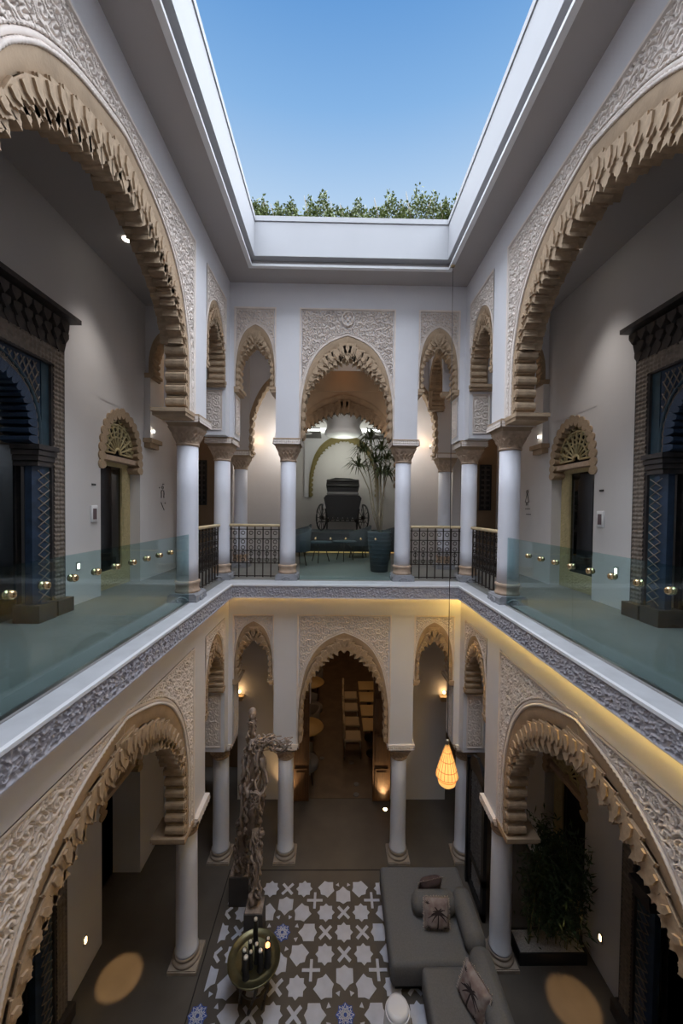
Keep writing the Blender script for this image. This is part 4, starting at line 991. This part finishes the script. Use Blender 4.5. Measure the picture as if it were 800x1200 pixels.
# ------------------------------------------------------------------ ground floor back wall and dining hall
b = B().box(-1.97, -.86, 7.63, 7.85, 0, 4.58).box(1.20, 2.31, 7.63, 7.85, 0, 4.58)
b.box(-.86, -.53, 7.63, 7.85, 0, 4.58).box(.87, 1.20, 7.63, 7.85, 0, 4.58)
wbg = struct('wall_back_gallery', b, 'hall', 'plain plaster wall behind the ground floor back arcade', 'wall')
obj('door_arch', core_mesh(.70, .66, 2.0, 3.25, 4.58, 7.63, 7.85), 'hall', wbg, loc=(.17, 0, 0))
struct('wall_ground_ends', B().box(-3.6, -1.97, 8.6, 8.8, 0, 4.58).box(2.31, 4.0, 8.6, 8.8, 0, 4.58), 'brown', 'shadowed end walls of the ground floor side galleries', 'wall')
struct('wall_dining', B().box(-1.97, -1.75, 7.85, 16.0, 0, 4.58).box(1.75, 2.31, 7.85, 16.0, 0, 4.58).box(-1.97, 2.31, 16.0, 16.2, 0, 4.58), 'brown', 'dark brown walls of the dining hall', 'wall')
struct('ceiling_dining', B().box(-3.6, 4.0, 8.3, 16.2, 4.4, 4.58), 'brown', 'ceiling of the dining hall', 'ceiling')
struct('floor_dining', B().box(-1.75, 1.75, 7.66, 16.0, 0, .006), 'floor2', 'brown floor of the dining hall', 'floor')
def wood_leaf(label, x0, x1):
    t = thing('door_leaf', label, 'door', ((x0+x1)/2, 7.56, 0)); h = (x1-x0)/2
    obj('leaf_board', B().box(-h, h, 0, .045, .02, 3.0), 'brownwood', t)
    n = 4
    for k in range(n): obj('leaf_panel', B().box(-h+.05, h-.05, -.018, 0, .1+k*.72, .1+k*.72+.60).box(-h+.09, h-.09, -.028, -.018, .16+k*.72, .1+k*.72+.54), 'brownwood', t)
    obj('leaf_stud', B().lathe([(0, -.02), (.02, -.012), (.022, 0)], 10, cap=False), 'bronze', t, loc=(h*.6, -.02, 1.0), rot=(PI/2, 0, 0))
wood_leaf('dark brown panelled door leaf left of the dining hall opening', -.84, -.50)
wood_leaf('dark brown panelled door leaf right of the dining hall opening', .80, 1.16)
for x, y, nm, en in ((-.95, 7.36, 'left of the dining hall opening', 6), (1.04, 7.36, 'right of the dining hall opening', 6)):
    t = thing('floor_uplight', 'small lit floor uplight '+nm, 'light', (x, y, 0))
    obj('rim', B().lathe([(.055, 0), (.055, .012), (.04, .014)], 18), 'steel', t); obj('lens', B().lathe([(.038, .012), (.036, .018), (0, .019)], 16), 'litspot', t)
    spot((x, y, .03), (x, 7.62, 1.1), en*5, 75, .8)
for x, nm in ((-1.92, 'left'), (2.24, 'right')):
    t = thing('wall_bracket', 'small tan bracket with a lit bulb, %s end of the ground floor back wall' % nm, 'bracket', (x, 7.62, 2.2))
    obj('shelf', B().box(-.09, .09, -.12, 0, -.05, 0).box(-.06, .06, -.08, 0, -.11, -.05), 'tan', t); obj('bulb', B().lathe([(0, 0), (.02, .01), (.024, .035), (0, .06)], 10, cap=False), 'litspot', t, loc=(0, -.06, .05))
    point((x, 7.50, 2.36), .5, (1, .6, .28), .03)
for k, (x, y) in enumerate(((.89, 11.09), (.875, 10.42), (.873, 9.71), (.873, 9.08))):
    od = ('fourth', 'third', 'second', 'nearest')[k]
    t = thing('dining_table', 'square ochre dining table in the right row, %s from the doorway' % od, 'table', (x+.12, y, 0), 0, 'square dining tables')
    obj('table_top', B().bbox(-.30, .30, -.27, .27, .715, .75, .012), 'table', t); obj('pedestal', B().lathe([(.2, 0), (.2, .02), (.03, .04), (.03, .715)], 16), 'iron', t)
    c = thing('dining_chair', 'cream dining chair left of the %s square table' % od, 'chair', (x-.42, y, 0), 0, 'cream dining chairs')
    obj('seat', B().bbox(-.21, .21, -.21, .21, .40, .47, .03), 'cream', c); obj('backrest', B().bbox(-.24, -.18, -.21, .21, .47, .88, .03), 'cream', c)
    for sx_ in (-1, 1):
        for sy_ in (-1, 1): obj('leg', B().tube([(sx_*.18, sy_*.18, .40), (sx_*.2, sy_*.2, 0)], [.016, .011], 6), 'steel', c)
for k, (x, y) in enumerate(((-.72, 11.3), (-.66, 8.97))):
    t = thing('round_dining_table', 'round ochre dining table on the left, %s the doorway' % ('far from', 'near')[k], 'table', (x, y, 0), 0, 'round dining tables')
    obj('table_top', B().lathe([(.40, .72), (.41, .735), (.40, .75)], 30), 'table', t); obj('pedestal', B().lathe([(.24, 0), (.24, .02), (.03, .04), (.03, .72)], 16), 'iron', t)
g0 = tub_chair('grey tub chair nearest the doorway, left of the dining hall', (-.62, 8.19, 0), PI/2, 'chairg', 'dining tub chairs')
for x, y, rz, lab in ((-.70, 9.76, -PI/2, 'grey tub chair behind the near round dining table'), (-.62, 10.47, PI/2, 'grey tub chair in front of the far round dining table'), (-.7, 12.1, -PI/2, 'grey tub chair behind the far round dining table')):
    dup(g0, (x, y, 0), rz, lab)
for k, (x, y) in enumerate(((.50, 8.05), (.48, 7.75), (-.28, 8.9), (.42, 8.75))):
    o = obj('floor_disc', B().lathe([(.06, 0), (.06, .006), (.045, .009), (0, .009)], 20), 'chairg', None, loc=(x, y, .006)); tag(o, 'small round metal disc set in the dining floor, %s' % ('right side, second from the doorway', 'right side, nearest the doorway', 'by the near round table', 'by the nearest square table')[k], 'floor disc')
point((.15, 10.0, 3.9), 26, (1, .66, .36), .2); point((.15, 13.5, 3.9), 18, (1, .66, .36), .2)

# dark screen door standing in the narrow right bay
sd_ = thing('screen_door', 'black door leaf with arched pierced panel in the narrow right bay', 'door', (2.20, 5.60, 0), PI/2)
b = B(); hw = .31
b.box(-hw, -hw+.085, -.025, .025, .02, 2.0).box(hw-.085, hw, -.025, .025, .02, 2.0).box(-hw, hw, -.025, .025, .02, .14).box(-hw, hw, -.025, .025, .52, .62)
b.prism([(-hw, 1.82), (-hw, 2.0), (-.18, 2.17), (0, 2.24), (.18, 2.17), (hw, 2.0), (hw, 1.82), (.2, 1.93), (0, 1.97), (-.2, 1.93)], -.025, .025)
obj('door_frame', b, 'black', sd_)
for z0, z1, nm in ((.62, 1.95, 'pierced_panel'), (.14, .52, 'pierced_panel')):
    V, Q = relief(-hw+.085, hw-.085, z0, z1, .011, lambda X, Z: arabesque(X, Z, .10), .010); obj(nm, mesh_np(nm, V, Q), 'grey', sd_, loc=(0, -.006, 0)); 
    o = obj(nm, bpy.data.meshes[nm], None, sd_, loc=(0, .006, 0), rot=(0, 0, PI))
obj('door_edge', B().box(hw, hw+.05, -.05, .05, 0, 2.05), 'black', sd_)

# ------------------------------------------------------------------ sofa
sf = thing('corner_sofa', 'large grey corner sofa at the right of the tiled floor', 'sofa', (0, 0, 0))
obj('base', B().box(.80, 1.93, 4.56, 5.74, .0, .12).box(1.16, 1.88, 2.9, 4.56, .0, .12), 'black', sf)
obj('seat_cushion', B().bbox(.735, 1.96, 4.475, 5.76, .11, .42, .05), 'sofa', sf)
obj('seat_cushion', B().bbox(1.10, 1.90, 2.85, 4.468, .11, .43, .05), 'sofa', sf)
obj('bolster', B().bbox(1.11, 1.72, 4.965, 5.22, .41, .66, .10), 'sofa', sf)
obj('bolster', B().bbox(1.68, 1.94, 4.50, 5.22, .40, .70, .11), 'sofa', sf)
obj('bolster', B().bbox(1.66, 1.94, 2.85, 4.49, .40, .70, .11), 'sofa', sf)
def cushion(label, loc, rot, sz=.36, plain=False):
    c = thing('palm_cushion', label, 'cushion', loc); c.rotation_euler = rot
    n = 14; V = []
    def th(u, v): return .075*((1-u**4)*(1-v**4))**.6
    def edge_(u, v): k = 1-.06*(1-abs(u))*abs(v)-.06*(1-abs(v))*abs(u); return k
    for sgn in (1, -1):
        for i in range(n+1):
            for j in range(n+1):
                u, v = -1+2*i/n, -1+2*j/n; V.append((u*sz/2*(1-.05*(1-u*u)*0), sgn*-th(u, v), v*sz/2))
    N = n+1; Fs = []
    for s_ in (0, 1):
        o = s_*N*N
        for i in range(n):
            for j in range(n): q = (o+i*N+j, o+(i+1)*N+j, o+(i+1)*N+j+1, o+i*N+j+1); Fs.append(q if s_ == 0 else q[::-1])
    b = B(); b.add(V, Fs, True); obj('cover', b, 'darkpillow' if plain else 'pillow', c)
    fr = B()
    for k in range(4*22):
        sd, q = divmod(k, 22); f = -1+2*(q+.5)/22; p = {0: (f, 1), 1: (1, f), 2: (f, -1), 3: (-1, f)}[sd]; d = {0: (0, 1), 1: (1, 0), 2: (0, -1), 3: (-1, 0)}[sd]
        x, z = p[0]*sz/2, p[1]*sz/2; a = random.uniform(-.006, .006)
        fr.tube([(x, 0, z), (x+d[0]*.02+a, random.uniform(-.008, .008), z+d[1]*.02+a)], [.006, .003], 4)
    obj('fringe', fr, 'fringe', c)
    def P(x, z): u, v = x*2/sz, z*2/sz; return (x, -th(u, v)-.0025, z)
    for sd in ((1,) if not plain else ()):
        pb = B(); tk_ = [(-.005, -.15), (.0, -.06), (.008, .03)]
        def ribbon(pts, w0, w1):
            V = []; m = len(pts)
            for i, (x, z) in enumerate(pts):
                q = pts[min(i+1, m-1)]; p = pts[max(i-1, 0)]; d = Vector((q[0]-p[0], q[1]-p[1])).normalized(); ww = w0+(w1-w0)*i/(m-1)
                V += [P(x-d.y*ww, z+d.x*ww), P(x+d.y*ww, z-d.x*ww)]
            pb.add(V, [(2*i, 2*i+1, 2*i+3, 2*i+2) for i in range(m-1)])
        ribbon([(-.005+.013*q/6, -.15+.18*q/6) for q in range(7)], .011, .007)
        for k in range(11):
            a = -.35+k*(PI+.7)/10; l = .115+.02*math.sin(k*2.3)
            ribbon([(.008+math.cos(a)*l*q/6, .03+math.sin(a)*l*q/6-.06*(q/6)**2) for q in range(7)], .013, .003)
        for x, z, r_ in ((-.12, -.13, .035), (.10, -.14, .04), (-.13, .12, .03)):
            for k in range(5): ribbon([(x, z), (x+r_*math.cos(k*.7+.2), z+r_*math.sin(k*.7+.2))], .006, .002)
        obj('palm_print', pb, 'palm', c)
cushion('palm print cushion leaning on the front of the short bolster', (1.40, 4.90, .60), (-.35, .04, 0), .33)
cushion('palm print cushion leaning on the long bolster near the front', (1.60, 4.07, .60), (-.30, .10, -PI/2+.45), .36)
cushion('dark cushion lying behind the short bolster, only its top showing', (1.42, 5.33, .555), (.5, -.12, .1), .33, True)

# ------------------------------------------------------------------ stool, tray table, candles
st_ = thing('ceramic_stool', 'glossy white ceramic drum stool in front of the sofa corner', 'stool', (.745, 4.07, 0))
obj('drum', B().lathe([(.105, 0), (.115, .01), (.145, .12), (.155, .22), (.145, .34), (.125, .42), (.118, .445), (.09, .452), (0, .453)], 32), 'ceramic', st_)
obj('rim_band', B().torus((0, 0, .40), .132, .006, 'z', 32, 5), 'ceramic', st_)
tt = thing('tray_table', 'round aged brass tray table holding the candle holders', 'table', (-.945, 4.49, 0))
obj('tray', B().lathe([(0, .478), (.20, .478), (.31, .488), (.318, .50), (.318, .515), (.308, .517), (.300, .507), (.225, .500), (.215, .505), (.205, .494), (0, .492)], 48, cap=False), 'brass', tt)
for k in range(6):
    a = k*PI/3+.3; lg = []
    for q in range(9):
        tq = q/8; lg.append((.16*math.cos(a+tq*.9)*(1.15-abs(tq-.5)*.3), .16*math.sin(a+tq*.9)*(1.15-abs(tq-.5)*.3), .478*tq))
    obj('leg', B().tube(lg, [.018+.006*math.sin(q*1.6) for q in range(9)], 8), 'wood', tt)
obj('stretcher', B().torus((0, 0, .20), .165, .012, 'z', 24, 6), 'wood', tt)
cands = [(-.963, 4.655, .80, .034), (-.776, 4.50, .73, .028), (-.985, 4.46, .74, .030), (-.905, 4.44, .73, .031), (-.768, 4.41, .755, .042), (-1.035, 4.37, .74, .034), (-.962, 4.385, .70, .028), (-.845, 4.365, .74, .037), (-1.0, 4.29, .75, .040)]
for k, (x, y, zt, r) in enumerate(cands):
    lit = k == 4
    lab = ('tall dark candle holder with a burning candle, right side of the brass tray' if lit else 'dark candle holder, pale candle, %s of the brass tray' %
           ('at the far edge', 'at the far right', '', 'in the centre', '', 'at the left edge', 'just left of the centre', 'right of the centre', 'at the near left edge')[k] if k != 2 else 'tall dark candle holder, pale candle, behind the left edge one')
    c = thing('candle_holder', lab, 'candle', (x, y, .5065), 0, 'candle holders on the tray'); h = zt-.5065
    obj('holder', B().lathe([(r*1.12, 0), (r*1.12, .008), (r*.92, .015), (r*.92, h*.92), (r, h), (r*.82, h), (r*.80, h-.02), (0, h-.02)], 18), 'black', c)
    obj('candle', B().lathe([(r*.62, h-.02), (r*.62, h+.008), (r*.3, h+.012), (0, h+.012)], 14), 'wax' if not lit else 'flame', c)
    if lit:
        obj('flame', B().lathe([(0, h+.012), (.006, h+.02), (.004, h+.032), (0, h+.042)], 8, cap=False), 'flame', c); point((x, y, .78), .25, (1, .5, .2), .01)

# ------------------------------------------------------------------ plinths and driftwood sculpture
for label, x0, x1, y0, y1, h in (('dark square plinth at the rear foot of the driftwood sculpture', -1.555, -1.255, 5.53, 5.83, .45), ('dark square plinth at the front foot of the driftwood sculpture', -1.215, -.955, 5.06, 5.31, .40)):
    t = thing('plinth_block', label, 'plinth', ((x0+x1)/2, (y0+y1)/2, 0)); a, b_ = (x1-x0)/2, (y1-y0)/2
    obj('plinth_body', B().bbox(-a, a, -b_, b_, 0, h, .008), 'plinth', t); obj('plinth_top', B().box(-a+.012, a-.012, -b_+.012, b_-.012, h, h+.012), 'drift', t)
sc = thing('driftwood_sculpture', 'tall driftwood figure with an outstretched tangled arm, standing on two plinths', 'sculpture', (-1.1, 5.3, 0))
rs = random.Random(11)
def gnarl(b, p0, p1, r0, r1, wob, n=9, sides=7):
    pts = []; rad = []; ph = rs.uniform(0, 6)
    for i in range(n):
        t = i/(n-1); p = Vector(p0).lerp(Vector(p1), t)
        k = math.sin(t*PI)
        pts.append(p+Vector((wob*math.sin(t*7+ph)*k+rs.uniform(-1, 1)*wob*.5*k, wob*math.cos(t*6+ph)*k+rs.uniform(-1, 1)*wob*.5*k, 0))); rad.append((r0+(r1-r0)*t)*rs.uniform(.7, 1.3))
    b.tube(pts, rad, sides)
def mass(name, path, width, n, seed, r=(.011, .040)):
    b = B(); rs.seed(seed)
    for k in range(n):
        i = rs.uniform(0, len(path)-1.01); i0 = int(i); f = i-i0; span = rs.uniform(.5, 1.1)
        j = min(len(path)-1, i+span); j0 = min(int(j), len(path)-2); g = j-j0
        A = Vector(path[i0][:3]).lerp(Vector(path[i0+1][:3]), f); wa = path[i0][3]+(path[i0+1][3]-path[i0][3])*f
        Bv = Vector(path[j0][:3]).lerp(Vector(path[j0+1][:3]), g); wb = path[j0][3]+(path[j0+1][3]-path[j0][3])*g
        a = rs.uniform(0, 2*PI); c = a+rs.uniform(-.7, .7)
        gnarl(b, A+Vector((wa*math.cos(a), wa*math.sin(a), 0)), Bv+Vector((wb*math.cos(c), wb*math.sin(c), 0)), rs.uniform(*r), rs.uniform(*r)*.6, .020)
    core = [p[:3] for p in path]; b.tube(core, [p[3]*.62 for p in path], 9)
    return obj(name, b, 'drift', sc)
mass('front_leg', [(.015, -.11, .43, .06), (.02, -.10, .75, .065), (.03, -.08, 1.1, .075), (.0, -.03, 1.45, .09)], .08, 30, 3)
mass('rear_leg', [(-.27, .33, .485, .085), (-.27, .28, .8, .10), (-.25, .22, 1.15, .11), (-.15, .1, 1.5, .11)], .1, 36, 4)
mass('torso', [(-.08, .02, 1.35, .13), (-.05, .02, 1.75, .145), (-.02, .02, 2.15, .15), (-.03, .02, 2.5, .13), (-.06, .02, 2.72, .085)], .14, 60, 5)
mass('neck', [(-.06, .02, 2.68, .055), (-.06, .02, 2.85, .055), (-.065, .02, 2.98, .045)], .05, 16, 6, (.01, .02))
b = B(); b.lathe([(0, -.085), (.03, -.075), (.05, -.03), (.056, .02), (.045, .065), (.02, .085), (0, .088)], 14, cap=False); b.tube([(.0, -.05, .01), (.0, -.075, -.02), (0, -.05, -.03)], [.008, .012, .006], 5); b.tube([(-.03, -.045, .03), (.03, -.045, .03)], .008, 5)
obj('head', b, 'drift', sc, loc=(-.065, .02, 3.06))
def tangle(name, c, rx, ry, rz_, n, r, seed):
    b = B(); rs.seed(seed)
    for k in range(n):
        ph = [rs.uniform(0, 6.3) for _ in range(6)]; fr = [rs.choice((1, 1, 2, 2, 3)) for _ in range(3)]
        pts = [(c[0]+rx*math.sin(fr[0]*t+ph[0])*(.6+.4*math.sin(t+ph[3])), c[1]+ry*math.sin(fr[1]*t+ph[1]), c[2]+rz_*math.sin(fr[2]*t+ph[2])) for t in [q*2*PI/26*.8 for q in range(27)]]
        b.tube(pts, r*rs.uniform(.7, 1.2), 5)
    return obj(name, b, 'drift', sc)
tangle('tangled_arm', (.20, -.02, 2.66), .21, .08, .09, 8, .0085, 21)
tangle('tangled_hand', (.42, -.04, 2.66), .10, .06, .07, 6, .006, 22)
tangle('left_hip_loop', (.02, -.17, 1.95), .07, .025, .12, 6, .009, 23)
b = B(); gnarl(b, (.09, -.06, 2.48), (.17, -.1, 2.15), .035, .024, .02); gnarl(b, (.17, -.1, 2.17), (.04, -.18, 1.85), .024, .014, .02); gnarl(b, (-.17, 0, 2.45), (-.21, -.06, 1.95), .035, .022, .02); gnarl(b, (-.21, -.06, 1.97), (-.19, -.03, 1.4), .022, .014, .02)
obj('bent_arm', b, 'drift', sc)

# ------------------------------------------------------------------ bamboo planter
bp_ = thing('bamboo_planter', 'dense green bamboo in a low black trough with pale gravel', 'plant', (2.93, 4.95, 0))
obj('trough', ring(B(), -.45, .45, -.16, .16, -.43, .43, -.14, .14, 0, .16).box(-.43, .43, -.14, .14, 0, .10), 'black', bp_)
obj('gravel', B().box(-.43, .43, -.14, .14, .10, .145), 'gravel', bp_)['kind'] = 'stuff'
bc = []; 
for k in range(16):
    x, y = rs.uniform(-.38, .38), rs.uniform(-.10, .10); h = rs.uniform(1.2, 1.65); lx, ly = rs.uniform(-.14, .14), rs.uniform(-.1, .1)
    b = B().tube([(x, y, .12), (x+lx*.3, y+ly*.3, h*.4), (x+lx*.7, y+ly*.7, h*.75), (x+lx*1.2, y+ly, h)], [.008, .007, .005, .003], 5); obj('cane', b, 'cane', bp_); bc.append((x, y, lx, ly, h))
def bam(r, n):
    k = r.integers(0, 16, n); t = r.uniform(.12, 1.02, n)**.75; A = np.array(bc)[k]; s_ = .12
    return np.stack([np.clip(A[:, 0]+A[:, 2]*t*1.2+r.normal(0, s_, n)*.75, -.6, .38+.03*r.normal(size=n)), np.clip(A[:, 1]+A[:, 3]*t+r.normal(0, s_, n), -.24, .4), .1+A[:, 4]*t+r.normal(0, .05, n)], 1)
V, Q = leaves(4200, bam, .115, .011, 9, .35); o = obj('foliage', mesh_np('foliage', V, Q, False), 'leaf', bp_); o['kind'] = 'stuff'

# ------------------------------------------------------------------ pendant lamp
pdn = thing('pendant_lamp', 'lit teardrop rattan pendant lamp on a long thin cord', 'lamp', (1.385, 4.5, 0))
obj('cord', B().tube([(.0, 0, 3.2), (.02, .1, 5.5), (.16, .62, 7.6), (.30, 1.12, 9.64)], .0045, 5), 'iron', pdn)
obj('ceiling_hook', B().lathe([(.03, 9.60), (.035, 9.64)], 12, (.30, 1.12, 0)), 'bronze', pdn)
obj('lamp_shade', B().lathe([(.012, 3.15), (.035, 3.10), (.062, 3.02), (.098, 2.90), (.125, 2.80), (.130, 2.765), (.112, 2.735)], 28, cap=False), 'shade', pdn)
obj('lower_shade', B().lathe([(.105, 2.75), (.112, 2.72), (.10, 2.67), (.06, 2.635), (0, 2.625)], 28, cap=False), 'shade', pdn)
rb = B()
for k in range(18): rb.tube([((r_+.002)*math.cos(k*PI/9), (r_+.002)*math.sin(k*PI/9), z) for r_, z in ((.012, 3.15), (.035, 3.10), (.062, 3.02), (.098, 2.90), (.125, 2.80), (.131, 2.765))], .0028, 4)
for r_, z in ((.05, 3.06), (.08, 2.96), (.112, 2.85), (.131, 2.765), (.112, 2.73)): rb.torus((0, 0, z), r_+.002, .004, 'z', 28, 4)
obj('rattan_ribs', rb, 'shadering', pdn); obj('bulb', B().lathe([(0, 2.86), (.03, 2.89), (.035, 2.92), (.015, 2.97), (0, 2.98)], 12, cap=False), 'lampglow', pdn)
obj('lamp_cap', B().lathe([(.008, 3.14), (.022, 3.15), (.022, 3.20), (.006, 3.21)], 12), 'steel', pdn)
point((1.385, 4.5, 2.80), 5, (1, .55, .2), .12)
